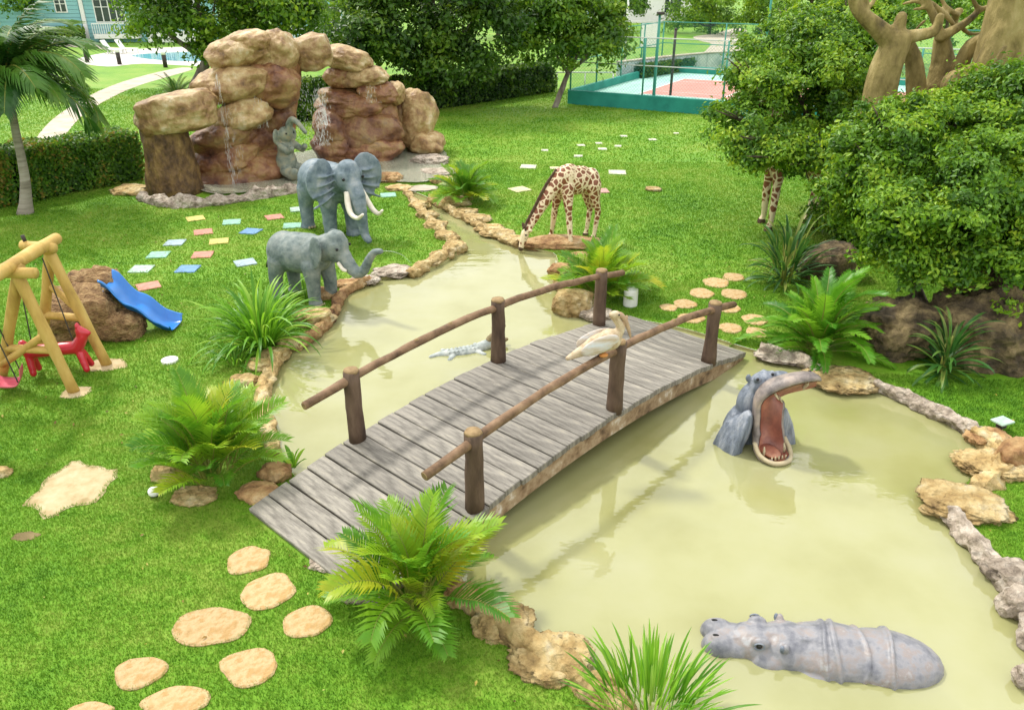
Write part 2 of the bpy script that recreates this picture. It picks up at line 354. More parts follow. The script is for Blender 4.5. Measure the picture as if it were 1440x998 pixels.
M_BARKD = mat('bark_dark', [(.03, .022, .016), (.085, .065, .045), (.14, .11, .08)], 4, .9, .7, 12, stretch=(1, 1, .3), bdist=.04)
M_PALMT = mat('palm_bark', [(.15, .13, .10), (.30, .27, .22), (.40, .37, .32)], 3, .85, .6, 5, stretch=(.3, .3, 3), bdist=.03)
M_STEM = mat('green_stem', [(.12, .16, .03), (.30, .30, .06)], 3, .5, .1)
L_DARK = leafmat('leaf_dark', [(0.012, 0.041, 0.0054), (0.030, 0.088, 0.0081), (0.067, 0.155, 0.0108), (0.149, 0.243, 0.0162)], .3)
L_MID = leafmat('leaf_mid', [(0.021, 0.068, 0.0060), (0.055, 0.147, 0.0090), (0.124, 0.255, 0.0135), (0.259, 0.375, 0.0225)], .35)
L_BRT = leafmat('leaf_bright', [(.020, .065, .005), (.062, .170, .010), (.165, .325, .016), (.36, .49, .032)], .32)
L_YEL = leafmat('leaf_yellow', [(0.039, 0.111, 0.0078), (0.091, 0.208, 0.0130), (0.169, 0.312, 0.0182), (0.273, 0.403, 0.0325)], .38)
L_HEDGE = leafmat('leaf_hedge', [(0.023, 0.075, 0.0075), (0.056, 0.158, 0.0120), (0.116, 0.270, 0.0165), (0.264, 0.195, 0.0300)], .3)
L_ARECA = leafmat('frond_areca', [(0.039, 0.145, 0.0116), (0.101, 0.268, 0.0145), (0.219, 0.392, 0.0203), (0.455, 0.435, 0.0290)], .38, .4, attr=False)
L_FERN = leafmat('frond_fern', [(0.026, 0.120, 0.0096), (0.066, 0.228, 0.0120), (0.132, 0.336, 0.0192), (0.198, 0.408, 0.0240)], .38, .4, attr=False)
L_COCO = leafmat('frond_coconut', [(.014, .06, .010), (.035, .115, .016), (.07, .18, .022), (.14, .24, .03)], .25, .38, attr=False)
L_STRAP = leafmat('strap_green', [(0.041, 0.156, 0.0104), (0.096, 0.273, 0.0156), (0.177, 0.403, 0.0234), (0.341, 0.520, 0.0780)], .38, .4, attr=False)
L_DRAC = leafmat('strap_dark', [(0.014, 0.063, 0.0140), (0.035, 0.119, 0.0210), (0.070, 0.182, 0.0280), (0.280, 0.280, 0.0700)], .3, .4, attr=False)

# ------------------------------------------------------------------ ground, pond, paths
WZ = -0.06
EXE, EXP = [], []                           # where no grass grows: ellipses and outlines
pond_px = [(575,272),(598,300),(622,325),(648,350),(612,377),(560,390),(515,397),(482,414),(470,440),(452,464),(415,490),(385,518),(372,560),(380,610),(395,650),(455,710),(560,780),
           (650,832),(688,868),(740,908),(800,948),(850,988),(905,1060),(1010,1150),(1250,1180),(1500,1150),(1490,960),(1447,882),(1417,842),(1392,800),(1350,745),(1333,708),(1362,680),(1392,648),(1374,613),
           (1310,579),(1240,551),(1195,550),(1150,527),(1110,510),(1040,490),(960,465),(860,447),(826,447),(802,428),(788,398),(782,362),(755,353),(725,346),(695,332),(665,314),(632,298),(602,280)]
pond = [Vector((p.x, p.y, 0)) for p in spline([G(x, y, WZ) for x, y in pond_px], 4, True)]
EXP.append(pond)
def poly_sheet(pts, z):
    bm = bmesh.new(); vv = [bm.verts.new((p[0], p[1], z)) for p in pts]
    ee = [bm.edges.new((vv[i], vv[(i+1) % len(vv)])) for i in range(len(vv))]
    bmesh.ops.triangle_fill(bm, edges=ee, use_beauty=True, normal=(0, 0, 1)); bm.verts.index_update()
    v = [q.co.copy() for q in bm.verts]; f = [[q.index for q in p.verts] for p in bm.faces]; bm.free(); return v, f
def ground_with_hole():
    bm = bmesh.new(); ee = []
    for lp in ([(-450, -60), (450, -60), (450, 700), (-450, 700)], [(p.x, p.y) for p in pond]):
        vv = [bm.verts.new((p[0], p[1], 0)) for p in lp]
        ee += [bm.edges.new((vv[i], vv[(i+1) % len(vv)])) for i in range(len(vv))]
    bmesh.ops.triangle_fill(bm, edges=ee, use_beauty=True, normal=(0, 0, 1)); bm.verts.index_update()
    v = [q.co.copy() for q in bm.verts]; f = [[q.index for q in p.verts] for p in bm.faces]; bm.free(); return v, f
struct(link('lawn', mk_mesh('lawn', ground_with_hole(), M_GRASS)))
bed = MB(); bed.add(poly_sheet(pond, -0.42))
n_ = len(pond); bed.add(([(p.x, p.y, -0.42) for p in pond] + [(p.x, p.y, -0.004) for p in pond], [(i, (i+1) % n_, n_+(i+1) % n_, n_+i) for i in range(n_)]))
struct(link('pond_bed', mk_mesh('pond_bed', (bed.v, bed.f), M_BED)))
struct(link('pond_water', mk_mesh('pond_water', poly_sheet(pond, WZ), M_WATER)))
def sheet(name, pxs, z, m, sm=4, ex=True):
    pts = [G(x, y) for x, y in pxs]
    if sm: pts = spline(pts, sm, True)
    if ex: EXP.append(pts)
    return struct(link(name, mk_mesh(name, poly_sheet(pts, z), m)))
sheet('garden_path', [(18,250),(40,213),(62,180),(92,155),(140,128),(190,110),(250,96),(272,97),(255,103),(200,119),(160,136),(120,160),(92,190),(72,225),(50,260)], .006, M_PATH)
sheet('pool_deck', [(105,86),(140,76),(200,69),(300,66),(420,72),(460,88),(360,96),(270,93),(200,90),(150,94)], .010, M_DECKP)
sheet('house_walk', [(60,62),(100,58),(150,66),(200,70),(180,74),(130,68),(90,66)], .004, M_PATH)
pool_pts = spline([G(x, y) for x, y in [(185,79),(215,75.5),(290,73),(360,78),(340,85),(260,86.5),(215,84)]], 4, True)
struct(link('pool_water', mk_mesh('pool_water', poly_sheet(pool_pts, .016), M_POOL)))
sheet('driveway', [(985,84),(1085,82),(1062,62),(1048,50),(1050,42),(1035,40),(1000,48),(975,52),(985,58),(1000,62),(992,72)], .006, M_PATH, 3)
sheet('far_driveway', [(880,108),(960,88),(1080,82),(1090,76),(985,80),(920,88),(870,99)], .010, M_PATH, 3)
# bare sand by the swings
def patch(name, px, py, wpx, hpx, m, seed, z=.006):
    c = G(px, py); s = scale_at(c); rx = wpx / 2 / s; e = G(px, py + hpx / 2); ry = abs(c.y - e.y); pts = []
    for k in range(36):
        a = k / 36 * 2 * math.pi; q = 1 + .35 * noise.noise(Vector((math.cos(a) * 1.6 + seed, math.sin(a) * 1.6, 0))) + .14 * noise.noise(Vector((math.cos(a) * 6 + seed, math.sin(a) * 6, 3)))
        pts.append((c.x + rx * q * math.cos(a), c.y + ry * q * math.sin(a)))
    EXP.append([(c.x + (x - c.x) * .9, c.y + (y - c.y) * .9) for x, y in pts])
    return struct(link(name, mk_mesh(name, poly_sheet(pts, z), m)))
patch('sand_patch', 100, 685, 105, 76, M_SAND, 1)
patch('sand_patch', 150, 513, 52, 20, M_SAND, 2); patch('sand_patch', 106, 552, 46, 18, M_SAND, 3)
patch('sand_patch', 36, 754, 34, 14, mat('dirt', [(.12, .09, .04), (.22, .17, .08)], 6, .95, .4, coords='World'), 4)

# ------------------------------------------------------------------ footbridge
BC = Vector((.41, 10.1, 0)); BD = Vector((.674, .738, 0)).normalized(); BN = Vector((BD.y, -BD.x, 0)); BA = math.atan2(BD.y, BD.x)
BL, BW = 8.25, 2.46
bz = lambda s: .06 + .46 * (1 - (2 * s / BL) ** 2)
br = thing('footbridge', 'arched grey plank footbridge with brown log handrails over the pond', 'bridge', BC, BA)
NP = 28; ds = BL / NP
for i in range(NP):
    s0 = -BL / 2 + i * ds; s = s0 + ds / 2
    sl = math.atan2(bz(s0 + ds) - bz(s0), ds); wv = BW + rnd.uniform(-.03, .03)
    vf = bbox((0, 0, 0), (ds - .015, wv, .09), .009)
    o = part('plank', vf, M_DECK, br); o.location = (s, rnd.uniform(-.012, .012), bz(s) - .045 + rnd.uniform(-.006, .006)); o.rotation_euler = (0, -sl, rnd.uniform(-.006, .006))
for sy in (-1, 1):                           # curved edge beams under the plank ends
    m = MB(); K = 30; v = []; f = []
    for i in range(K + 1):
        s = -BL/2 + .04 + (BL - .08) * i / K; zt = bz(s) - .088; zb = max(-.12, zt - .24)
        for y in (sy * (BW/2 - .02), sy * (BW/2 - .24)):
            v += [(s, y, zt), (s, y, zb)]
    for i in range(K):
        a = i * 4; b_ = a + 4
        f += [(a, a+1, b_+1, b_), (a+2, b_+2, b_+3, a+3), (a, b_, b_+2, a+2), (a+1, a+3, b_+3, b_+1)]
    f += [(0, 2, 3, 1), (K*4, K*4+1, K*4+3, K*4+2)]
    part('edge_beam', (v, f), M_FASCIA, br)
m = MB(); K = 24; v = []; f = []              # slab between the beams
for i in range(K + 1):
    s = -BL/2 + .05 + (BL - .1) * i / K
    for y in (-.98, .98): v += [(s, y, bz(s) - .10), (s, y, bz(s) - .2)]
for i in range(K):
    a = i * 4; b_ = a + 4; f += [(a, b_, b_+2, a+2), (a+1, a+3, b_+3, b_+1), (a, a+1, b_+1, b_), (a+2, b_+2, b_+3, a+3)]
part('deck_slab', (v, f), M_FASCIA, br)
POST_S = (-2.48, .30, 2.96); RH = .93
for sy in (-1, 1):
    for s in POST_S:
        ps = [(s + .012 * noise.noise(Vector((s, sy, k))), sy * 1.12, bz(s) - .04 + k * (1.07 / 6)) for k in range(7)]
        po = part('post', tube(ps, [.122, .115, .108, .106, .106, .108, .11], 16, .12, s + sy), M_POST, br, True)
        part('post_cap', tube([(ps[-1][0], ps[-1][1], ps[-1][2] - .01), (ps[-1][0], ps[-1][1], ps[-1][2] + .025)], [.108, .095], 14, .1, s), M_CUT, po, True)
    rp_ = []
    for k in range(25):
        s = -3.22 + (3.62 + 3.22) * k / 24
        rp_.append((s, sy * 1.12 + .012 * noise.noise(Vector((s * 1.3, sy, 5))), bz(s) + RH + .015 * noise.noise(Vector((s * 2, sy, 9)))))
    ra = part('handrail', tube(rp_, [.056 + .006 * noise.noise(Vector((k * .7, sy, 2))) for k in range(25)], 12, .15, sy), M_RAIL, br, True)
    for e, e2 in ((rp_[0], rp_[1]), (rp_[-1], rp_[-2])):
        e = Vector(e); d = (e - Vector(e2)).normalized(); part('cut_end', tube([e - d * .004, e + d * .006], [.052, .05], 12), M_CUT, ra)
for s, y in ((-.7, 1.12), (-1.35, 1.12), (1.7, -1.12)):     # pale knots on the rails
    part('knot', ell((s, y, bz(s) + RH + .03), (.06, .035, .04), sub=2), M_CUT, br, True)
EXP.append([BC + BD * a + BN * b_ for a, b_ in ((-BL/2-.03, -BW/2), (BL/2+.03, -BW/2), (BL/2+.03, BW/2), (-BL/2-.03, BW/2))])

# ------------------------------------------------------------------ stones
seedc = [0]
def stone(px, py, wpx, hpx, m, label, group=None, name='edging_stone', flat=.2, depth=None, rz=None, sub=4, sink=.3, amp=.26, hk=1.0):
    """a boulder whose foot is near photo row py + hpx/2"""
    seedc[0] += 1; k = seedc[0]
    b_ = G(px, py + hpx * .32); s = scale_at(b_); rx = wpx / 2 / s; dep = depth or rx * .8
    vis = hpx / s                                              # seen height: part top, part side
    hz = max(.07, (vis - 2 * dep * .42) / .9 * .9); hz = (min(hz, rx * 1.1) if not depth else hz) * hk
    b_ = b_ + Vector((0, dep * .6, 0))
    o = link(name, mk_mesh(name, rock((0, 0, 0), (rx, dep, hz * (.5 + sink)), (0, 0, 0), amp, 1.5, 5 if wpx > 80 and py > 400 else sub, k, flat, .15, .12), m, True), None, (b_.x, b_.y, hz * (.5 - sink) ), (0, 0, rz if rz is not None else rnd.uniform(-.3, .3)))
    tag(o, label, 'stone', group); EXE.append((b_.x, b_.y, rx * .95, dep * .95, 0)); return o
LB = ('knobbly pale limestone edging stone on the stream bank beside the elephants', 'stones along the elephant bank')
for a in [(590,286,30,18),(600,300,32,20),(612,314,34,20),(628,330,36,22),(640,346,34,24),(622,356,36,20),(604,368,34,16)]: stone(*a, M_STONE_Y, *LB)
stone(550,379,58,26, M_STONE_G, 'pitted grey rounded stone at the water edge under the raised trunk', flat=.1)
stone(512,392,42,20, M_STONE_G, 'small dark grey edging stone in front of the baby elephant')
stone(485,398,36,20, M_STONE_R, 'tan edging stone behind the baby elephant front leg'); stone(452,412,40,28, M_STONE_R, 'tan stone under the baby elephant belly')
stone(438,445,58,40, M_STONE_Y, 'large tan stone at the foot of the baby elephant', flat=.1)
LC = ('ochre edging stone at the foot of the strap leaved clump', 'stones below the strap leaved clump')
for a in [(408,480,46,26,'ochre edging stone between the strap leaved clump and the baby elephant rock'),(385,496,44,24,'ochre edging stone right below the middle of the strap leaved clump'),(362,512,44,26,'ochre edging stone below the variegated tuft'),(342,534,40,24,'small ochre edging stone just above the palm clump')]: stone(*a[:4], M_STONE_Y, a[4], LC[1])
stone(232,660,44,52, M_STONE_Y, 'upright ochre rock at the outer side of the palm clump', amp=.2)
stone(268,700,62,22, M_STONE_Y, 'flat pale slab in front of the palm clump', flat=.6)
stone(362,694,62,34, M_STONE_R, 'brownish rock between the palm clump and the bridge end'); stone(385,664,46,36, M_STONE_R, 'reddish stone tucked under the fronds beside the bridge')
stone(455,792,46,24, M_STONE_G, 'pale grey flat stone half hidden by palm fronds at the bridge foot', flat=.5); stone(500,828,58,48, M_STONE_G, 'larger pale grey stone below the palm fronds at the bridge foot', flat=.4)
stone(650,838,50,44, M_STONE_R, 'brown stone under the palm beside the pond'); stone(708,872,92,66, M_STONE_Y, 'ochre pond edge boulder next to the near palm', flat=.4, amp=.16, hk=.5)
stone(778,926,122,76, M_STONE_Y, 'broad mottled yellow boulder between lawn and pond', flat=.4, amp=.16, hk=.5); stone(850,965,60,40, M_STONE_Y, 'yellow stone behind the tall grass blades', hk=.5)
LR = ('pale limestone edging stone on the stream bank near the drinking giraffe', 'stones along the giraffe bank')
for a in [(655,296,36,20),(672,306,40,22),(688,318,44,18),(700,326,48,18),(722,334,40,18)]: stone(*a, M_STONE_Y, *LR)
stone(790,339,128,32, M_STONE_R, 'long rust coloured bank rock behind the giraffe legs', flat=.3, depth=.42, rz=-.06); stone(818,360,36,22, M_STONE_R, 'small rust stone between giraffe and palm')
stone(806,422,58,54, M_STONE_Y, 'tall ochre rock below the palm by the far handrail', amp=.2); stone(842,440,50,24, M_STONE_G, 'grey stone at the far bridge end')
LK = ('weathered yellow grey edging stone at the bridge end by the feathery fern', None)
stone(1105,500,74,26, M_STONE_G, LK[0]); stone(1192,530,104,50, M_STONE_Y, 'big flat lichen yellow boulder at the pond corner', flat=.45, amp=.14, hk=.6)
stone(1398,614,66,34, M_STONE_R, 'rust red lump at the end of the pond kerb', flat=.3); stone(1408,652,100,54, M_STONE_Y, 'wide cracked ochre boulder beside the pond bend', amp=.2, hk=.65)
stone(1440,640,70,60, M_STONE_R, 'brown boulder behind the ochre ones at the pond bend'); stone(1368,706,118,66, M_STONE_Y, 'big double lobed ochre boulder jutting into the pond', amp=.24, hk=.6)
stone(1428,806,66,46, M_STONE_G, 'rough mauve grey rock at the end of the lower kerb'); stone(1440,846,58,52, M_STONE_G, 'mauve grey rock overhanging the pond')
stone(1448,940,40,70, M_STONE_G, 'grey rock at the pond rim beside the floating hippo')
# fountain lip
stone(603,222,54,30, M_STONE_G, 'mauve boulder below the waterfall by the small palm', flat=.2); stone(615,238,56,24, M_STONE_G, 'pale ledge rock between basin and small palm')
stone(585,246,70,22, M_STONE_Y, 'tan ledge rock at the basin outlet'); stone(548,248,40,26, M_STONE_R, 'red brown rock at the basin outlet'); stone(560,262,40,18, M_STONE_Y, 'small tan stone beside the white outlet slab')
stone(592,264,44,14, M_PATH, 'white painted slab at the basin outlet', flat=.6, name='outlet_slab'); stone(625,252,40,22, M_STONE_Y, 'yellow stone under the small palm'); stone(640,282,44,26, M_STONE_Y, 'yellow stone at the stream head below the palm')
stone(180,264,60,30, M_STONE_Y, 'ochre boulder at the foot of the stone pillar', flat=.2); stone(920,265,24,13, M_STONE_Y, 'lone pale rock on the open lawn', name='lawn_rock', sink=.25)
stone(0,664,26,22, M_STONE_Y, 'ochre rock on the lawn beyond the sand patch', name='lawn_rock')
# rough kerbs
def kerb(pxs, r, m, label, zt=.02):
    pts = spline([G(x, y) for x, y in pxs], 14)
    o = link('pond_kerb', mk_mesh('pond_kerb', tube([(p.x, p.y, zt + .03 * noise.noise(p * 2)) for p in pts], [r * (1 + .3 * noise.noise(p * 2.1)) for p in pts], 16, .7, r), m, True))
    tag(o, label, 'kerb')
    for p in pts: EXE.append((p.x, p.y, r, r, 0))
    return o
kerb([(1228,544),(1265,556),(1305,575),(1345,596),(1378,614)], .12, M_STONE_G, 'narrow rough stone kerb curving round the shaded pond side')
kerb([(1335,722),(1350,742),(1372,768),(1398,795),(1420,812)], .12, M_STONE_G, 'narrow mauve stone kerb below the double boulder')
kerb([(398,498),(380,525),(370,560),(376,605),(388,640)], .11, M_STONE_Y, 'rough tan kerb between the palm clump and the pale water')
stone(788,378,34,26, M_STONE_R, 'brown stone on the stream edge just past the giraffe bank rock'); stone(794,398,34,24, M_STONE_Y, 'tan stone at the stream edge above the tall ochre rock')
kerb([(1070,494),(1095,500),(1125,510),(1152,524)], .12, M_STONE_G, 'pebbly pale kerb joining the bridge end to the flat yellow boulder')
kerb([(1372,612),(1396,628),(1410,648),(1400,668),(1375,690)], .14, M_STONE_Y, 'rough ochre kerb linking the boulders at the pond bend')
kerb([(1412,812),(1432,840),(1450,880),(1470,930)], .13, M_STONE_G, 'pebbly grey kerb under the mauve rocks')
kerb([(640,826),(676,858),(730,900),(790,942),(850,986),(900,1040)], .12, M_STONE_Y, 'rough tan kerb under the boulders beside the tall grass blades')
kerb([(572,272),(592,296),(612,318),(634,338),(646,350)], .11, M_STONE_Y, 'rough kerb under the knobbly stones of the elephant bank')
kerb([(604,280),(634,297),(666,313),(696,331),(728,345)], .11, M_STONE_Y, 'rough kerb under the pale stones of the giraffe bank')
kerb([(520,395),(484,412),(470,440),(450,464),(416,489)], .11, M_STONE_R, 'brown kerb between the baby elephant and the strap leaved clump')
kerb([(578,388),(598,376),(622,362),(640,352)], .13, M_STONE_Y, 'low tan kerb running along the elephant bank')
kerb([(200,282),(240,290),(290,289),(335,283),(380,276),(430,268),(480,266),(530,262)], .20, M_STONE_G, 'low pinkish stone rim round the fountain basin', .05)

# stepping stones and tiles
def step(px, py, wpx, hpx, label, group, seed):
    c = G(px, py); s = scale_at(c); rx = wpx / 2 / s; ry = abs(G(px, py - hpx/2).y - G(px, py + hpx/2).y) / 2; n = 28; v = []; f = []
    for lev, (k, z) in enumerate(((1.0, -.02), (1.0, .012), (.92, .024))):
        for i in range(n):
            a = 2 * math.pi * i / n; q = (1 + .22 * noise.noise(Vector((math.cos(a) * 1.1 + seed * 5.1, math.sin(a) * 1.1, 1))) + .05 * noise.noise(Vector((math.cos(a) * 5 + seed, math.sin(a) * 5, 2)))) * k
            v.append((rx * q * math.cos(a), ry * q * math.sin(a), z + .004 * noise.noise(Vector((i * .5, seed, lev)))))
    for lev in range(2):
        for i in range(n): f.append((lev*n+i, lev*n+(i+1) % n, (lev+1)*n+(i+1) % n, (lev+1)*n+i))
    f.append(tuple(2*n + i for i in range(n)))
    o = link('stepping_stone', mk_mesh('stepping_stone', (v, f), M_STEP), None, (c.x, c.y, 0)); tag(o, label, 'stone', group); EXE.append((c.x, c.y, rx * .90, ry * .90, 0))
for i, (a, lb) in enumerate([((350,788,60,40), 'oval stepping stone lying closest to the first bridge plank'), ((377,832,74,52), 'stepping stone second from the bridge, with one blunt corner'), ((432,875,68,46), 'stepping stone lying closest to the bright palm at the bridge foot'), ((352,938,88,52), 'wide oval stepping stone on the pond side of the largest one'), ((196,946,72,46), 'small stepping stone at the outer edge of the group, on open lawn'), ((248,986,88,44), 'stepping stone between the wide oval and the small outer one'), ((128,1000,64,24), 'last stepping stone of the trail, farthest from the bridge')]): step(*a, lb, 'stepping stones at the near bridge foot', i + 1)
step(298,881,106,56, 'largest stepping stone, with one pointed end, in the lawn', None, 22)
S2 = ('small round tan stepping stone on the lawn at the far bridge end', 'stepping stones at the far bridge end')
for i, a in enumerate([(1031,390,30,11),(1007,398,36,14),(987,413,34,14),(1031,414,36,15),(963,428,34,13),(1024,434,34,13),(972,448,38,14),(1062,450,36,15),(1027,462,32,14),(1064,468,32,14),(940,433,24,10)]): step(*a, *S2, i + 30)
TC = {'y': (.68, .58, .16), 'g': (.30, .58, .44), 'r': (.64, .27, .20), 'b': (.16, .33, .60), 'l': (.38, .50, .56), 'w': (.64, .66, .50), 'p': (.56, .30, .26), 'm': (.44, .62, .50), 'c': (.68, .64, .36)}
TN = {'y': 'yellow', 'g': 'sea green', 'r': 'coral red', 'b': 'blue', 'l': 'pale blue grey', 'm': 'mint'}
TM = {k: mat('tile_' + k, [tuple(q * .45 + .03 for q in c), tuple(q * .72 + .03 for q in c), tuple(q * .85 + .04 for q in c)], 7, .85, .4, 40, lo=.28, hi=.62) for k, c in TC.items()}
def tile(px, py, k, size, rz, label, group):
    c = G(px, py); o = link('paving_tile', mk_mesh('paving_tile', bbox((0, 0, 0), (size, size, .05), .008), TM[k]), None, (c.x, c.y, .004), (rnd.uniform(-.015, .015), rnd.uniform(-.015, .015), rz))
    tag(o, label, 'tile', group); EXE.append((c.x, c.y, size * .44, size * .44, 0))
for px, py, k, rz in [(275,308,'y',.5),(326,313,'g',.25),(386,306,'r',.5),(286,327,'r',.4),(353,326,'b',-.2),(246,342,'l',.1),(308,340,'y',.3),(223,359,'g',.1),(285,359,'r',.15),(199,379,'m',.05),(264,379,'b',0),(345,370,'l',.5),(209,403,'r',.55),(411,318,'g',.2),(546,275,'g',.2),(420,295,'m',.3)]:
    tile(px, py, k, .46, rz, TN[k] + ' square tile in the lawn between slide and elephants', TN[k] + ' tiles near the slide')
for px, py, k, sz in [(743,235,'w',.55),(830,240,'w',.42),(868,243,'w',.58),(780,237,'c',.32),(766,212,'w',.26),(813,220,'w',.32),(817,205,'w',.3),(842,202,'w',.26),(847,210,'w',.34),(869,206,'w',.26),(877,192,'w',.28),(918,197,'w',.3),(951,188,'w',.22)]:
    tile(px, py, k, sz, rnd.uniform(-.15, .15), ('small cream tile beside the larger white ones behind the giraffe' if k == 'c' else 'white square tile on the lawn behind the drinking giraffe'), None if k == 'c' else 'white tiles behind the giraffe')
tile(731,267,'c',.56,.55, 'cream yellow diamond set tile left of the giraffe back', None); tile(843,269,'p',.54,.1, 'dull pink square tile beside the giraffe rump', None)

# ------------------------------------------------------------------ rock waterfall and basin
basin_px = [(275,262),(300,275),(360,272),(420,264),(470,262),(540,258),(600,258),(622,240),(628,218),(600,205),(520,200),(430,215),(350,225),(290,240)]
bp_ = spline([G(x, y) for x, y in basin_px], 4, True); EXP.append(bp_)
struct(link('basin_water', mk_mesh('basin_water', poly_sheet(bp_, .07), M_BASIN)))
EXP.append([G(x, y) for x, y in [(200,288),(270,294),(440,272),(440,240),(200,250)]])
wf = thing('rock_waterfall', 'tall artificial rock waterfall of stacked brown boulders with an arch', 'rock fountain', G(400, 240))
def bould(px, py, wpx, hpx, Y, dep, m, tilt=0.0, yaw=0.0, box_=.08, amp=.2, seed=None, flat=0.0):
    Y += rnd.uniform(-.25, .15); c = at(px, py, Y); s = scale_at(c); seedc[0] += 1
    return part('boulder', rock(c, (wpx / 2 / s * 1.08, dep, hpx / 2 / s * 1.14), (0, tilt * 1.2, yaw), amp, 1.2, 5, seed or seedc[0], flat, box_, .035), m, wf, True, True)
# pillar and its cap stone
pc = G(238, 276); pt = at(238, 178, pc.y + .2); s_ = scale_at(pc)
part('pillar', tube([(pc.x, pc.y + .55, -.1 + k * (pt.z + .2) / 8) for k in range(9)], [.86, .83, .80, .77, .73, .70, .67, .66, .68], 28, .16, 3), M_PILLAR, wf, True, True)
bould(250, 158, 112, 52, pc.y + .5, .95, M_FALLT, -.16, .1, .42, .12)
# left stack, from the ground up
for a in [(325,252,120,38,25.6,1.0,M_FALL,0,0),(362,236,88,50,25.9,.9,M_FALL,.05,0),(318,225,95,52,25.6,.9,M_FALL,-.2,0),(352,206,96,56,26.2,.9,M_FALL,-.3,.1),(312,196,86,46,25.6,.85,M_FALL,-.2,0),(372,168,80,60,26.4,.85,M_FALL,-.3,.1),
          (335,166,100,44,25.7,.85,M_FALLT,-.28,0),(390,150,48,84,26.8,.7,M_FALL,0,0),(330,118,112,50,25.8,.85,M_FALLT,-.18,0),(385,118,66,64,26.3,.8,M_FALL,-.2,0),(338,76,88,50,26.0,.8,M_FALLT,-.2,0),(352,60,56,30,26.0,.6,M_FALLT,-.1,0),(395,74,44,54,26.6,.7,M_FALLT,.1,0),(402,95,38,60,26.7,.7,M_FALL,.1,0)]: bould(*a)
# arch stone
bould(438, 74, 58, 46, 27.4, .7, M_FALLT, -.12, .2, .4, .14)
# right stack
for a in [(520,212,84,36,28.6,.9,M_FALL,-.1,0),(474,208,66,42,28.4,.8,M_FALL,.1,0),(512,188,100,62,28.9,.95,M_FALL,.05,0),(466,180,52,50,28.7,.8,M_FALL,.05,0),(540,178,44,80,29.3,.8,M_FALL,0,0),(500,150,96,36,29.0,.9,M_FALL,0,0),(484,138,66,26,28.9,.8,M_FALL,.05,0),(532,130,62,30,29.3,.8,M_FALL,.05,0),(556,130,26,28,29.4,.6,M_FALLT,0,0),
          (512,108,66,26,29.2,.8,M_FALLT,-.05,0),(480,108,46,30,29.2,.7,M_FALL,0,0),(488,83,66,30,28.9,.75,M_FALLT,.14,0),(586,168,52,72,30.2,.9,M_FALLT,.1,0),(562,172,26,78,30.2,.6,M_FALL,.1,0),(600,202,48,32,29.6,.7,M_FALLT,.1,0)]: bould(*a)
# falling water: thin strands and drops
m_fall, nn, ll, bb, oo = new_mat('falling_water'); bb.inputs['Base Color'].default_value = (.85, .88, .88, 1); bb.inputs['Roughness'].default_value = .15
trn = nn.new('ShaderNodeBsdfTransparent'); mxs = nn.new('ShaderNodeMixShader'); mxs.inputs[0].default_value = .42; ll.new(trn.outputs[0], mxs.inputs[1]); ll.new(bb.outputs[0], mxs.inputs[2]); ll.new(mxs.outputs[0], oo.inputs['Surface'])
fm = MB()
def strand(px, y0, y1, Y, n, spread, wdt, ln):
    for _ in range(n):
        a = at(px + rnd.gauss(0, spread), y0, Y); b_ = at(px, y1, Y); z = rnd.uniform(b_.z, a.z); L_ = ln * rnd.uniform(.4, 1.5); y = Y + rnd.uniform(-.15, .15)
        fm.add(tube([(a.x, y, z), (a.x + rnd.uniform(-.01, .01), y, max(b_.z, z - L_ * .5)), (a.x + rnd.uniform(-.02, .02), y, max(b_.z - .01, z - L_))], [wdt * .4, wdt, wdt * .5], 4))
strand(304, 100, 262, 24.5, 90, 1.6, .004, .22); strand(318, 150, 262, 24.5, 60, 6, .0035, .14); strand(447, 122, 205, 27.2, 320, 6, .006, .10); strand(425, 100, 205, 27.2, 300, 13, .007, .06)
strand(520, 120, 145, 28.2, 50, 5, .004, .12); strand(360, 130, 180, 25.2, 60, 5, .004, .14); strand(455, 150, 175, 27.6, 40, 4, .012, .2)
struct(part('falling_water', fm, m_fall, wf, False, True), 'stuff')

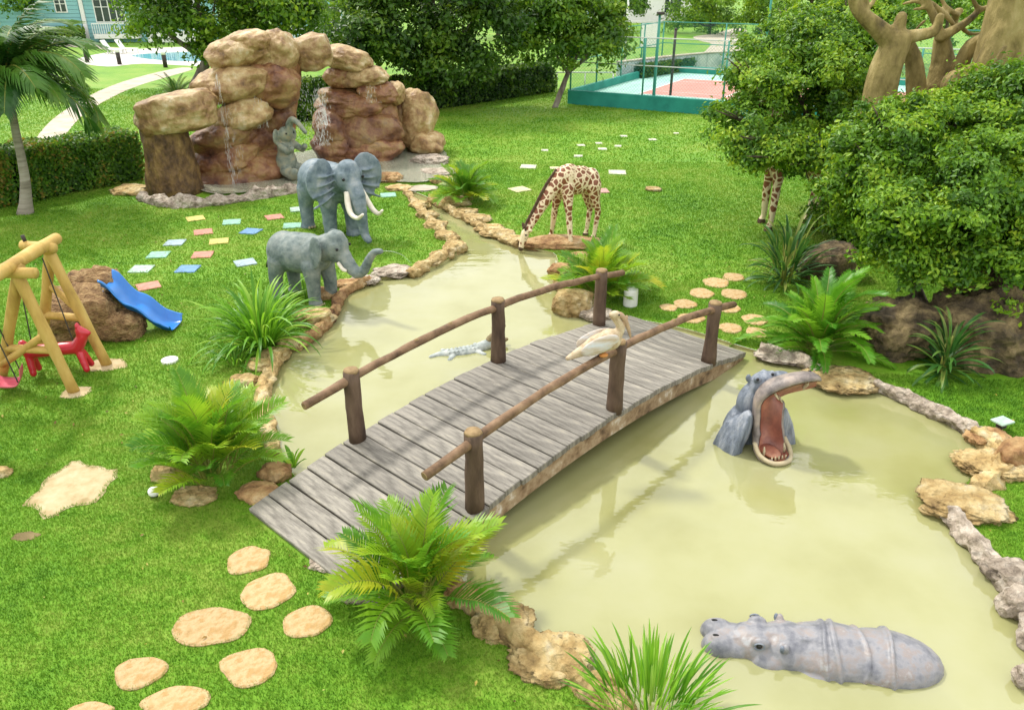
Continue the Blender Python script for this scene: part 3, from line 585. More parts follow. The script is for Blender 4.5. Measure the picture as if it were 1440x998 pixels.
# ------------------------------------------------------------------ animals
def eyes(root, pts, r=.03):
    for p in pts: part('eye', ell(p, r, sub=2), M_BLACK, root, True)
def elephant(name, label, loc, rz, sc, baby, m):
    t = thing(name, label, 'elephant statue', loc, rz, None, sc); P = []
    P += [ell((0, 0, 1.30), (.82, .53, .54)), ell((-.5, 0, 1.27), (.48, .50, .56)), ell((.5, 0, 1.34), (.45, .46, .5)), cap((-.2, 0, 1.45), .4, (.35, 0, 1.5), .38)]
    for sx, sy, dx in ((1, 1, .10), (1, -1, .0), (-1, 1, .0), (-1, -1, -.12)):
        P.append(chain([(sx * .55, sy * .28, 1.1), (sx * .57 + dx, sy * .29, .62), (sx * .56 + dx, sy * .29, .12), (sx * .58 + dx, sy * .29, .03)], [.27, .19, .165, .20]))
    P.append(chain([(.75, 0, 1.5), (1.08, 0, 1.66)], [.36, .34])); P += [ell((1.2, 0, 1.66), (.34, .33, .40)), ell((1.22, 0, 1.88), (.24, .26, .2)), ell((1.3, .17, 1.72), .16, sub=2), ell((1.3, -.17, 1.72), .16, sub=2), ell((1.15, 0, 1.36), (.25, .2, .16))]
    if baby:
        tr = spline([(1.35, 0, 1.52), (1.56, 0, 1.22), (1.78, 0, 1.02), (2.02, 0, 1.12), (2.2, 0, 1.42), (2.38, 0, 1.64), (2.58, 0, 1.70)], 4); rs = [.22 - .145 * (i / (len(tr) - 1)) ** .7 for i in range(len(tr))]
        for sy in (-1, 1):
            P += [ell((.86, sy * .40, 1.60), (.25, .055, .38), (0, .1, sy * .28)), ell((.84, sy * .42, 1.36), (.17, .05, .26), (0, .2, sy * .25))]
            part('tusk', tube(spline([(1.36, sy * .17, 1.28), (1.5, sy * .2, 1.14), (1.62, sy * .2, 1.1)], 4), [.052] * 5 + [.05, .045, .04, .028], 10), M_IVORY, t, True)
        P.append(chain([(-.92, 0, 1.35), (-1.05, 0, 1.05), (-1.16, 0, .85)], [.07, .04, .035])); part('tail_tuft', chain([(-1.14, 0, .88), (-1.24, .03, .72)], [.045, .03]), M_BLACK, t, True)
    else:
        tr = spline([(1.35, 0, 1.55), (1.58, 0, 1.25), (1.66, 0, .9), (1.66, .03, .55), (1.70, .05, .28), (1.84, .06, .16)], 4); rs = [.24 - .155 * (i / (len(tr) - 1)) ** .7 for i in range(len(tr))]
        for sy in (-1, 1):
            for (cx, cy, cz, rx, ry, rz_) in ((1.02, .62, 1.72, .055, .36, .44), (.98, .74, 1.62, .05, .34, .48), (1.0, .60, 1.36, .05, .26, .40), (1.0, .52, 1.12, .05, .16, .24)):
                P.append(ell((cx, sy * cy, cz), (rx, ry, rz_), (sy * .08, 0, sy * -.22)))
            for k in range(4): P.append(tube(spline([(1.09 - k * .01, sy * .34, 1.75 - k * .16), (1.12 - k * .01, sy * .62, 1.72 - k * .2), (1.06, sy * .95, 1.78 - k * .27)], 4), .035, 8))
            part('tusk', tube(spline([(1.42, sy * .19, 1.34), (1.55, sy * .27, 1.08), (1.74, sy * .31, .88), (2.02, sy * .30, .84), (2.24, sy * .27, .98)], 4), [.078 - .05 * (i / 16) ** 2 for i in range(17)], 12), M_IVORY, t, True)
        P.append(chain([(-.92, 0, 1.4), (-1.02, 0, .9), (-1.03, 0, .7)], [.07, .04, .03]))
    P.append(chain(tr, rs))
    for k in range(2, len(tr) - 2, 2):
        P.append(ell(tr[k], rs[k] * 1.07, sub=2))
    me = blob(P, .026, 3); me.materials.append(m); link('body', me, t)
    for sy in (-1, 1):
        part('eye', ell((1.44, sy * .27, 1.66), .038, sub=2), M_BLACK, t, True)
        for sx, dx in ((1, .05), (-1, -.06)):
            for k in (-1, 0, 1): part('toenail', ell((sx * .58 + dx + .17, sy * .29 + k * .08, .05), (.03, .035, .04), sub=2), M_CREAM, t, True)
    return t
be = elephant('elephant_statue', 'large grey blue elephant statue with spread ears and long white tusks', (-4.72, 19.75, 0), math.atan2(-.72, .62), .98, False, M_ELEB)
se = elephant('elephant_statue', 'smaller grey green elephant statue raising its trunk at the water edge', (-4.28, 15.1, -.03), math.atan2(-.42, .9), .76, True, M_ELE)
tip = se.matrix_basis @ Vector((2.58, 0, 1.70))
wj = link('water_jet', mk_mesh('water_jet', tube(spline([tip, tip + Vector((.2, -.02, .01)), tip + Vector((.42, -.05, -.06)), tip + Vector((.58, -.07, -.22))], 5), [.004 - .00015 * i for i in range(16)], 6, .3), m_fall, True)); tag(wj, 'thin jet of water spouting from the smaller elephant trunk', 'water jet')
# sitting calf under the arch
wz = .05; q0 = G(412, 246)
ca = thing('calf_statue', 'mossy grey elephant calf statue sitting upright under the rock arch', 'elephant statue', (q0.x, q0.y - .55, wz), R(-35), None, .95)
P = [ell((0, 0, .5), (.36, .36, .5)), ell((.03, 0, .95), (.27, .28, .42)), ell((.12, 0, 1.45), (.25, .24, .27)), chain([(.2, .25, .3), (.62, .3, .18), (.72, .32, .32)], [.2, .16, .15]), chain([(.2, -.25, .3), (.62, -.3, .18), (.72, -.32, .32)], [.2, .16, .15]),
     chain([(.15, .28, 1.1), (.5, .32, .95), (.68, .28, 1.08)], [.13, .1, .1]), chain([(.15, -.28, 1.1), (.5, -.32, .95), (.68, -.28, 1.08)], [.13, .1, .1]),
     chain(spline([(.28, 0, 1.5), (.36, 0, 1.8), (.55, 0, 1.98), (.85, 0, 1.86), (1.12, 0, 1.62)], 3), [.14 - .006 * i for i in range(13)]), ell((.02, .32, 1.40), (.05, .2, .27), (0, 0, -.3)), ell((.02, -.32, 1.40), (.05, .2, .27), (0, 0, .3))]
me = blob(P, .028, 4); me.materials.append(M_PATINA); link('body', me, ca); eyes(ca, [(.35, .16, 1.52), (.35, -.16, 1.52)], .03)

def giraffe(label, loc, rz, sc, drink):
    t = thing('giraffe_statue', label, 'giraffe statue', loc, rz, None, sc)
    P = [ell((0, 0, 1.42), (.52, .26, .31)), ell((.34, 0, 1.50), (.27, .25, .34)), ell((-.36, 0, 1.40), (.26, .25, .30)), ell((.25, 0, 1.70), (.25, .13, .16)), ell((.0, 0, 1.6), (.4, .17, .18))]
    sp = .42 if drink else .17
    for sy in (-1, 1):
        P.append(chain([(.36, sy * .14, 1.35), (.40, sy * (.14 + sp * .35), .78), (.40, sy * (.14 + sp * .38), .68), (.40 + .04 * sy, sy * (.12 + sp * .8), .14), (.43 + .04 * sy, sy * (.12 + sp * .82), .04)], [.17, .075, .08, .052, .07]))
        P.append(chain([(-.38, sy * .13, 1.32), (-.44, sy * .15, .95), (-.54, sy * .16, .68), (-.46, sy * .16, .14), (-.43, sy * .16, .04)], [.2, .12, .075, .05, .07]))
        part('hoof', tube([(.43 + .04 * sy, sy * (.12 + sp * .82), .0), (.43 + .04 * sy, sy * (.12 + sp * .82), .08)], [.085, .065], 10), M_MANE, t); part('hoof', tube([(-.43, sy * .16, 0), (-.43, sy * .16, .08)], [.085, .065], 10), M_MANE, t)
    nk = [(.42, 0, 1.58), (.72, 0, 1.30), (1.05, 0, .86), (1.36, 0, .46)] if drink else [(.42, 0, 1.58), (.52, 0, 1.85), (.56, 0, 2.1), (.56, 0, 2.32)]
    hd = [(1.40, 0, .40), (1.46, 0, .22), (1.52, 0, .05)] if drink else [(.58, 0, 2.38), (.70, 0, 2.32), (.84, 0, 2.22)]
    P.append(chain(nk, [.24, .165, .115, .088])); P.append(chain(hd, [.10, .085, .06]))
    u = Vector(nk[3]); d = (Vector(hd[2]) - Vector(hd[0])).normalized(); up_ = Vector((0, 1, 0)).cross(d) * -1
    for sy in (-1, 1): P.append(ell(u + Vector((0, sy * .13, 0)) - d * .03, (.035, .10, .05), (sy * .3, 0, 0), 2))
    P.append(chain([(-.60, 0, 1.42), (-.66, 0, 1.1), (-.66, 0, .85)], [.04, .025, .02]))
    me = blob(P, .024, 3); me.materials.append(M_GIR); link('body', me, t)
    nrm = [(.17, .20), (.13, .15), (.09, .11), (.07, .08)]
    mm = MB(); pts = spline(nk, 5); K = len(pts)
    for i in range(K - 1):
        a, b_ = pts[i], pts[i+1]; tt = (b_ - a).normalized(); bk = Vector((-tt.z, 0, tt.x)) if drink is False else Vector((-tt.z, 0, tt.x))
        if bk.z < 0 and drink: bk = -bk
        r = .235 - .15 * i / K; mm.add(box((a + b_) / 2 + bk * (r - .0), ((b_ - a).length * 1.1, .03, .07), 0, -math.atan2(tt.z, tt.x)))
    part('mane', mm, M_MANE, t); part('tail_tuft', chain([(-.66, 0, .86), (-.67, 0, .66)], [.03, .045]), M_MANE, t, True)
    for sy in (-1, 1):
        b0 = u + up_ * .06 + Vector((0, sy * .05, 0)); part('ossicone', chain([b0, b0 + (up_ * .5 - d).normalized() * .14], [.022, .028]), M_MANE, t, True)
        part('eye', ell(Vector(hd[0]) + d * .03 + Vector((0, sy * .085, 0)) + up_ * .03, .022, sub=2), M_BLACK, t, True)
    part('muzzle', ell(Vector(hd[2]) - d * .01, (.066, .066, .07), sub=2), M_MANE, t, True)
    return t
giraffe('patterned giraffe statue bending its neck down to drink from the stream', (1.58, 19.0, -.02), R(211), 1.05, True)
giraffe('patterned giraffe statue standing with its body hidden in the tree', (7.3, 20.2, 0), R(186), 1.42, False)

# hippo with open jaws
hp = thing('hippo_statue', 'grey hippo statue rearing from the pond with jaws wide open', 'hippo statue', G(1066, 624, WZ) + Vector((0, 0, -.02)), math.atan2(-.95, .30), None, 1.02)
path = spline([(.52, .0, .05), (.36, 0, .0), (.16, 0, .06), (.03, 0, .30), (.02, .01, .58), (.02, .06, .82), (.10, .28, .95), (.20, .64, 1.02)], 4); K = len(path)
wid = [.17, .205, .20, .165, .17, .21, .225, .20]; thk = [.07, .09, .15, .2, .22, .19, .18, .17]; wal = [.05, .09, .17, .22, .14, .07, .05, .04]
def lerp(a, t): i = min(int(t), len(a) - 2); return a[i] + (a[i+1] - a[i]) * (t - i)
ov, of, iv, if_ = [], [], [], []; NA = 11; NB = 15; frames = []
for i, p in enumerate(path):
    t = i / 4; tg = (path[min(i+1, K-1)] - path[max(i-1, 0)]).normalized(); nr = Vector((tg.z, 0, -tg.x)) if i < 13 else Vector((1, 0, 0)).lerp(Vector((.78, .0, -.75)), min(1, (i - 13) / 7))
    nr = (nr - tg * nr.dot(tg)).normalized(); sv = tg.cross(nr).normalized()
    k_ = {0: .72, 1: .92, K - 1: .55, K - 2: .86, K - 3: .97}.get(i, 1.0); frames.append((p, nr, sv))
    W_, T_, H_ = lerp(wid, t) * k_, lerp(thk, t) * (k_ if i > K - 4 else 1), lerp(wal, t)
    for k in range(NA):
        y = -1 + 2 * k / (NA - 1); iv.append(p + nr * (H_ * abs(y) ** 2.6 + .006) + sv * (y * W_))
    for k in range(NA):
        y = -1 + 2 * k / (NA - 1); ov.append(p + nr * (H_ * abs(y) ** 2.6) + sv * (y * (W_ + .004)))
    for k in range(NB):
        a = math.pi * k / (NB - 1); y = math.cos(a); ov.append(p + nr * (H_ * .9 * abs(y) - T_ * math.sin(a) ** .8) + sv * (y * (W_ + .05)))
NT = NA + NB
for i in range(K - 1):
    for k in range(NA - 1): if_.append((i*NA+k, i*NA+k+1, (i+1)*NA+k+1, (i+1)*NA+k))
    for k in range(NT): k2 = (k + 1) % NT; of.append((i*NT+k, (i+1)*NT+k, (i+1)*NT+k2, i*NT+k2))
of += [tuple(range(NT)), tuple((K-1)*NT + k for k in range(NT-1, -1, -1))]
part('jaws', (ov, of), M_HIPPOJ, hp, True); part('mouth', (iv, if_), M_PINK, hp, True)
P = [ell((-.28, 0, .08), (.28, .40, .50)), ell((-.25, .02, .55), (.20, .27, .34)), ell((-.24, .10, .84), (.17, .24, .18), (.2, 0, .2)), ell((-.20, .26, .90), (.13, .22, .11), (.3, 0, -.2))]
for sy in (-1, 1):
    P += [ell((-.02, sy * .33, .22), (.15, .13, .42), (sy * .22, .1, sy * .2)), ell((-.04, sy * .42, .02), (.2, .15, .34), (sy * .15, 0, 0))]
    for k in range(5): P.append(tube(spline([(.10 - k * .055, sy * (.27 + k * .022), .60 - k * .03), (.13 - k * .07, sy * (.40 + k * .022), .30), (.12 - k * .08, sy * (.50 + k * .02), -.05)], 4), [.03 + .002 * q for q in range(9)], 7))
EY = [(-.14, -.06, .98), (-.18, .20, 1.0)]
for dx, dy, dz in EY: P += [ell((dx - .02, dy, dz), (.06, .055, .05), sub=2), ell((dx - .14, dy - .06, dz - .03), (.03, .045, .06), sub=2)]
me = blob(P, .02, 2); me.materials.append(M_HIPPOS); link('body', me, hp)
for dx, dy, dz in EY: part('eye', ell((dx + .02, dy - .02, dz + .015), .022, sub=2), M_BLACK, hp, True)
p_, n_r, s_v = frames[K - 3]
for sg in (-1, 1):
    part('nostril_bump', ell(p_ - n_r * .09 - s_v * .09 + (frames[K-3][0] - frames[K-5][0]) * (.3 * sg), (.045, .045, .035), sub=2), M_HIPPOJ, hp, True); part('nostril', ell(p_ - n_r * .10 - s_v * .115 + (frames[K-3][0] - frames[K-5][0]) * (.3 * sg) + Vector((0, 0, .02)), (.02, .02, .014), sub=2), M_BLACK, hp, True)
    part('tusk', tube([(.36, sg * .165, .08), (.36, sg * .16, .15), (.34, sg * .155, .21)], [.02, .017, .008], 8), M_CREAM, hp, True)
    a, n2_, s2_ = frames[K - 8]; part('tusk', tube([a + s2_ * sg * .16 + n2_ * .02, a + s2_ * sg * .155 + n2_ * .10, a + s2_ * sg * .15 + n2_ * .16], [.02, .016, .007], 8), M_CREAM, hp, True)
a, n2_, s2_ = frames[K - 3]
for k in range(-2, 3):
    part('tooth', tube([(.48, k * .055, .06), (.475, k * .055, .115)], [.014, .008], 7), M_CREAM, hp, True); part('tooth', tube([a + s2_ * k * .06, a + s2_ * k * .06 + n2_ * .07], [.013, .007], 7), M_CREAM, hp, True)
part('lip', tube(spline([(.22, .235, .22), (.38, .235, .11), (.52, .15, .06), (.57, 0, .055), (.52, -.15, .06), (.38, -.235, .11), (.22, -.235, .22)], 4), .032, 8, .25), M_CREAM, hp, True)
part('tongue', ell((.26, 0, .07), (.2, .13, .05), (0, -.02, 0)), M_PINK, hp, True)

# floating hippo
fh = thing('hippo_statue', 'long grey hippo statue lying half submerged in the pond', 'hippo statue', G(1150, 918, WZ) + Vector((0, .02, -.03)), R(180) - math.atan2(-.17, 1) - R(19), None, .97)
BODY = [(-.64, .02, .58, .365, .26), (-.15, .03, .62, .36, .27), (.3, .03, .36, .30, .25)]
P = [ell((x, 0, z), (a, b_, c)) for x, z, a, b_, c in BODY] + [ell((.60, 0, .05), (.34, .235, .20)), ell((.84, 0, .03), (.28, .225, .155)), cap((.42, 0, .17), .11, (.8, 0, .13), .08)]
for sy in (-1, 1):
    P += [ell((.99, sy * .10, .035), (.185, .145, .155)), ell((.60, sy * .15, .195), (.10, .06, .075), sub=2), ell((.37, sy * .20, .21), (.045, .05, .075), (sy * -.3, 0, 0), 2), ell((.50, sy * .20, -.02), (.2, .13, .15)), ell((1.02, sy * .105, .165), (.07, .05, .035), sub=2), ell((.02, sy * .31, -.08), (.28, .11, .13)), cap((.62, sy * .09, .205), .026, (.88, sy * .08, .16), .018), cap((.2, sy * .08, .25), .03, (-.35, sy * .10, .27), .018)]
for x, pr_ in ((-.03, .022), (-.13, .028), (-.40, .020), (-.66, .020)):
    ry = max(b_ * math.sqrt(max(0, 1 - ((x - cx) / a) ** 2)) for cx, z, a, b_, c in BODY); rz_ = max(c * math.sqrt(max(0, 1 - ((x - cx) / a) ** 2)) for cx, z, a, b_, c in BODY)
    P.append(tube([(x + .025 * math.sin(a * 2 + x * 9), (ry + .008) * math.cos(a), .025 + (rz_ + .008) * math.sin(a)) for a in [-.25 + k * (math.pi + .5) / 20 for k in range(21)]], pr_, 8))
me = blob(P, .015, 1); me.materials.append(M_HIPPO); link('body', me, fh)
for sy in (-1, 1):
    part('eye', ell((.62, sy * .20, .205), (.032, .022, .028), sub=2), M_BLACK, fh, True); part('eyelid', tube([(.62 + .05 * math.cos(a), sy * .205, .205 + .04 * math.sin(a)) for a in [k * math.pi / 6 for k in range(12)]], .009, 6), M_HIPPOS, fh, True)
    part('nostril', ell((1.04, sy * .105, .197), (.034, .014, .010), sub=2), M_BLACK, fh, True); part('ear_hollow', ell((.405, sy * .225, .225), (.024, .03, .045), sub=2), M_HIPPOS, fh, True)

# crocodile beside the far rail
cb = G(655, 497, WZ); cr = thing('crocodile_statue', 'small grey crocodile statue half sunk beside the footbridge', 'crocodile statue', (cb.x, cb.y + .1, WZ - .02), R(22))
P = [ell((0, 0, .0), (.36, .15, .10)), chain([(-.25, 0, 0), (-.5, .05, 0), (-.66, .0, .02)], [.11, .07, .04]), chain([(.25, 0, .03), (.42, 0, .08), (.50, 0, .13)], [.11, .10, .09]), chain([(-.28, .1, 0), (-.38, .22, -.01)], [.06, .05]), chain([(.18, .1, 0), (.26, .24, -.01)], [.06, .05]), chain([(-.28, -.1, 0), (-.38, -.22, .0)], [.06, .05]), chain([(.18, -.1, 0), (.26, -.24, .0)], [.06, .05])]
for i in range(9):
    for y in (-.07, 0, .07): P.append(ell((-.32 + i * .075, y, .095 - abs(y) * .25), (.03, .02, .035), sub=1))
me = blob(P, .016, 2); me.materials.append(M_CROC); link('body', me, cr)
part('upper_jaw', chain([(.46, 0, .16), (.62, 0, .30), (.72, 0, .40)], [.08, .06, .045]), M_CROCB, cr, True); part('lower_jaw', chain([(.48, 0, .08), (.66, 0, .10), (.78, 0, .12)], [.07, .05, .035]), M_CROCB, cr, True)
eyes(cr, [(.50, .06, .235), (.50, -.06, .235)], .018)

# pelican on the rail
s_b = -.10; bp = BC + BD * s_b + BN * 1.12
pe = thing('pelican_statue', 'cream and brown pelican statue perched on the near handrail', 'bird statue', (bp.x, bp.y, bz(s_b) + RH + .045), R(12), None, 1.08)
P = [ell((0, 0, .17), (.25, .125, .125), (0, -.32, 0)), ell((.1, 0, .2), (.15, .12, .14)), chain([(-.15, 0, .12), (-.42, 0, .0)], [.09, .03]), chain(spline([(.18, 0, .24), (.235, 0, .34), (.19, 0, .43), (.15, 0, .49)], 3), [.08, .07, .06, .055, .05, .05, .048, .048, .048, .05]), ell((.15, 0, .52), (.075, .055, .055))]
me = blob(P, .014, 3); me.materials.append(M_BIRD); link('body', me, pe)
part('bill', tube(spline([(.20, 0, .53), (.27, 0, .46), (.33, 0, .33), (.37, 0, .20)], 4), [.03, .034, .035, .034, .033, .031, .029, .027, .025, .022, .019, .015, .01], 8), M_BILL, pe, True)
part('pouch', ell((.265, 0, .39), (.035, .022, .12), (0, .35, 0)), M_BILL, pe, True)
for sy in (-1, 1):
    w_ = part('wing', ell((-.05, sy * .105, .185), (.25, .03, .105), (0, -.32, sy * -.03)), M_BIRDW, pe, True)
    part('eye', ell((.185, sy * .05, .535), .012, sub=2), M_BLACK, pe, True); part('foot', ell((.02, sy * .045, .02), (.06, .035, .03), sub=2), M_ORANGE, pe, True)

# ------------------------------------------------------------------ playground
sw = thing('swing_set', 'yellow pine log swing frame with crossed A legs', 'swing set', (-7.5, 11.6, 0))
def log(a, b_, r, name='log', seed=0, parent=sw):
    a, b_ = Vector(a), Vector(b_); ps = [a.lerp(b_, k / 8) for k in range(9)]
    return part(name, tube(ps, [r * (1 + .05 * math.sin(k * 1.7 + seed)) for k in range(9)], 14, .08, seed), M_LOG, parent, True, True)
A1 = Vector((-7.5, 12.12, 2.0)); A2 = Vector((-7.44, 11.1, 1.98))
F1 = G(150, 512); F2 = G(104, 550)
d1 = (A1 - F1).normalized(); d2 = (A2 - F2).normalized()
log(F1 - d1 * .05, A1 + d1 * .16, .085, 'leg', 1); log(F2 - d2 * .05, A2 + d2 * .12, .085, 'leg', 2)
L1 = Vector((-8.25, 12.3, -.04)); L2 = Vector((-8.35, 11.25, -.04))
log(L1, A1 + (A1 - L1).normalized() * .12 + Vector((0, .06, 0)), .085, 'leg', 3); log(L2, A2 + (A2 - L2).normalized() * .1 + Vector((0, .06, 0)), .085, 'leg', 4)
log((-7.50, 12.42, 2.10), (-7.40, 9.6, 2.12), .10, 'ridge_beam', 5); log((-7.1, 11.02, 2.0), (-10.4, 11.25, 2.02), .085, 'cross_beam', 6); log((-7.36, 12.05, 2.05), (-8.0, 12.3, 2.02), .08, 'cross_beam', 7)
log(F1.lerp(A1, .42), L1.lerp(A1, .42), .065, 'rung', 8); log(F2.lerp(A2, .36), L2.lerp(A2, .36), .065, 'rung', 9)
log(A1.lerp(F1, .52) , A1.lerp(L1, .3) + Vector((0, .05, 0)), .055, 'brace', 10); log(A2.lerp(F2, .5), A2.lerp(L2, .78) + Vector((0, -.05, 0)), .06, 'brace', 11)
log((-10.3, 11.25, 2.05), (-10.9, 10.7, -.04), .085, 'leg', 12); log((-10.3, 11.25, 2.05), (-10.9, 11.9, -.04), .085, 'leg', 13)
log((-7.40, 9.7, 2.15), (-7.75, 9.45, -.04), .085, 'leg', 14); log((-7.40, 9.7, 2.15), (-8.5, 9.75, -.04), .085, 'leg', 15)
part('bolt', tube([(-7.93, 12.27, 2.08), (-7.95, 12.27, 2.2)], .03, 8), M_SHADE, sw, True, True)
for p in (A1, A2): part('knuckle', rock(p + Vector((0, 0, .04)), (.13, .13, .12), sub=3, amp=.1), M_LOG, sw, True, True)
hx = Vector((-7.55, 11.62, 0))
ho = thing('swing_horse', 'red plastic horse shaped glider hanging in the swing frame', 'swing seat', (hx.x + .02, hx.y, .2), R(8), None, 1.1)
P = [cap((-.36, 0, .22), .10, (.32, 0, .25), .10), chain([(.32, 0, .25), (.44, 0, .42), (.42, 0, .52)], [.10, .08, .07]), chain([(.42, 0, .52), (.52, 0, .47)], [.07, .05]), chain([(-.36, 0, .22), (-.42, 0, .36)], [.1, .06]), chain([(-.36, .04, .15), (-.34, .1, -.1)], [.06, .05]), chain([(-.36, -.04, .15), (-.34, -.1, -.1)], [.06, .05]), chain([(.36, .04, .15), (.42, .1, -.08)], [.06, .05]), chain([(.36, -.04, .15), (.42, -.1, -.08)], [.06, .05]), ell((.40, 0, .60), (.03, .06, .05), sub=2)]
me = blob(P, .02, 2); me.materials.append(M_RED); link('body', me, ho)
for x in (-.3, .3): part('hanger', tube([(x, .0, .24), (x * .6, .0, 1.66)], .009, 6), M_ROPE, ho)
bk = thing('swing_bucket', 'red curved swing seat hanging on ropes', 'swing seat', G(14, 556) + Vector((.02, .1, .14)), R(20))
v = []; f = []; NU, NVv = 13, 7
prof = spline([(-.26, 0, .12), (-.16, 0, .03), (0, 0, 0), (.1, 0, .02), (.17, 0, .14), (.19, 0, .30)], 3)
for off in (0, 1):
    for i, p in enumerate(prof):
        for k in range(NVv):
            y = -1 + 2 * k / (NVv - 1); v.append((p.x - off * .012, y * .17 * (1 - .25 * (i / (len(prof) - 1)) ** 3), p.z + .09 * abs(y) ** 3 * (1 - i / len(prof)) - off * .022))
n1 = len(prof) * NVv
for i in range(len(prof) - 1):
    for k in range(NVv - 1):
        a = i * NVv + k; f += [(a, a + 1, a + NVv + 1, a + NVv), (n1 + a, n1 + a + NVv, n1 + a + NVv + 1, n1 + a + 1)]
for i in range(len(prof) - 1):
    a = i * NVv; f += [(a, a + NVv, n1 + a + NVv, n1 + a), (a + NVv - 1, n1 + a + NVv - 1, n1 + a + 2*NVv - 1, a + 2*NVv - 1)]
for k in range(NVv - 1):
    a = k; f.append((a, n1 + a, n1 + a + 1, a + 1)); a = (len(prof) - 1) * NVv + k; f.append((a, a + 1, n1 + a + 1, n1 + a))
part('seat', (v, f), M_PINKP, bk, True)
for sy in (-1, 1):
    part('rope', tube([(.13, sy * .16, .1), (-.1, sy * .1, 1.85)], .01, 6), M_ROPE, bk); part('rope', tube([(-.24, sy * .16, .16), (-.12, sy * .1, 1.85)], .01, 6), M_ROPE, bk)
# mound and slide
md_ = thing('play_rock', 'shaggy brown artificial rock carrying the blue slide', 'rock', (-7.6, 13.45, 0))
part('lobe', rock((-7.86, 13.22, .36), (.62, .52, .58), (0, 0, .2), .2, 1.3, 4, 5, 0, .3, .12), M_MULCH, md_, True, True); part('lobe', rock((-7.86, 13.85, .5), (.55, .45, .58), (0, .0, .1), .18, 1.3, 4, 8, 0, .3, .12), M_MULCH, md_, True, True); part('lobe', rock((-7.22, 13.22, .16), (.46, .42, .34), (0, .2, 0), .2, 1.3, 4, 9, 0, .3, .12), M_MULCH, md_, True, True)
EXE.append((-7.5, 13.4, .75, .55, 0))
sl_a, sl_b = Vector((-7.44, 13.50, .92)), G(250, 462) + Vector((0, 0, .06))
slide = thing('slide', 'wavy bright blue plastic slide leaning on the brown rock', 'slide', (sl_a + sl_b) / 2 * Vector((1, 1, 0)).length * 0 + Vector(((sl_a.x + sl_b.x) / 2, (sl_a.y + sl_b.y) / 2, 0)))
ax = Vector((sl_b.x - sl_a.x, sl_b.y - sl_a.y, 0)); Ls = ax.length; ax.normalize(); sd_ = Vector((-ax.y, ax.x, 0)); v = []; f = []
zp = [.90, .82, .62, .47, .42, .34, .20, .10, .06, .06]; NS = 37
secs = [(-.31, .15), (-.285, .18), (-.26, .17), (-.22, .03), (-.13, 0), (0, -.006), (.13, 0), (.22, .03), (.26, .17), (.285, .18), (.31, .15)]
for off in (0, 1):
    for i in range(NS):
        t = i / (NS - 1); q = t * (len(zp) - 1); z = spline([Vector((0, 0, a)) for a in zp], 4)[min(int(round(t * 36)), 36)].z
        flare = 1 + .12 * max(0, t - .85) / .15
        for (y, h) in secs: v.append(sl_a * Vector((1, 1, 0)).x * 0 + Vector((sl_a.x, sl_a.y, 0)) + ax * (t * Ls) + sd_ * (y * flare * (1 - .04 * off)) + Vector((0, 0, z + h * (1 - .35 * max(0, t - .85) / .15) - off * .014)))
ns = len(secs); n1 = NS * ns
for i in range(NS - 1):
    for k in range(ns - 1):
        a = i * ns + k; f += [(a, a + ns, a + ns + 1, a + 1), (n1 + a, n1 + a + 1, n1 + a + ns + 1, n1 + a + ns)]
    a = i * ns; f += [(a, n1 + a, n1 + a + ns, a + ns), (a + ns - 1, a + 2*ns - 1, n1 + a + 2*ns - 1, n1 + a + ns - 1)]
for k in range(ns - 1):
    f.append((k, k + 1, n1 + k + 1, n1 + k)); a = (NS - 1) * ns + k; f.append((a, n1 + a, n1 + a + 1, a + 1))
part('chute', (v, f), M_BLUE, slide, True, True)
for t, zz in ((.0, .84),): part('bracket', box((sl_a.x - .03, sl_a.y, .80), (.06, .36, .05), math.atan2(ax.y, ax.x)), M_BLUE, slide, False, True)

# ------------------------------------------------------------------ foliage builders
def leaf_mesh(name, C, Nn, size, vval, m, asp=.5):
    """C (n,3) centres, Nn (n,3) facing, size (n,), vval (n,) -> one mesh of folded leaves"""
    n = len(C); Nn = Nn / (np.linalg.norm(Nn, axis=1, keepdims=True) + 1e-9)
    t = npr.normal(size=(n, 3)); t -= Nn * (t * Nn).sum(1, keepdims=True); t /= np.linalg.norm(t, axis=1, keepdims=True) + 1e-9
    b_ = np.cross(Nn, t); s = size[:, None]
    base = C - t * s * .5; tip = C + t * s * .5 - Nn * s * .10; l = C + b_ * s * asp * .5 + Nn * s * .10 - t * s * .05; r = C - b_ * s * asp * .5 + Nn * s * .10 - t * s * .05
    V = np.stack([base, r, tip, l], 1).reshape(-1, 3).astype(np.float32)
    idx = np.arange(n, dtype=np.int32)[:, None] * 4; T = np.concatenate([idx + np.array([[0, 1, 2]]), idx + np.array([[0, 2, 3]])], 1).reshape(-1).astype(np.int32)
    me = bpy.data.meshes.new(name); me.vertices.add(4 * n); me.vertices.foreach_set('co', V.ravel())
    me.loops.add(len(T)); me.loops.foreach_set('vertex_index', T); k = len(T) // 3
    me.polygons.add(k); me.polygons.foreach_set('loop_start', np.arange(k, dtype=np.int32) * 3)
    a = me.attributes.new('v', 'FLOAT', 'POINT'); a.data.foreach_set('value', np.repeat(vval, 4).astype(np.float32))
    me.materials.append(m); me.update(calc_edges=True); return me
def unit(n):
    d = npr.normal(size=(n, 3)); return d / np.linalg.norm(d, axis=1, keepdims=True)
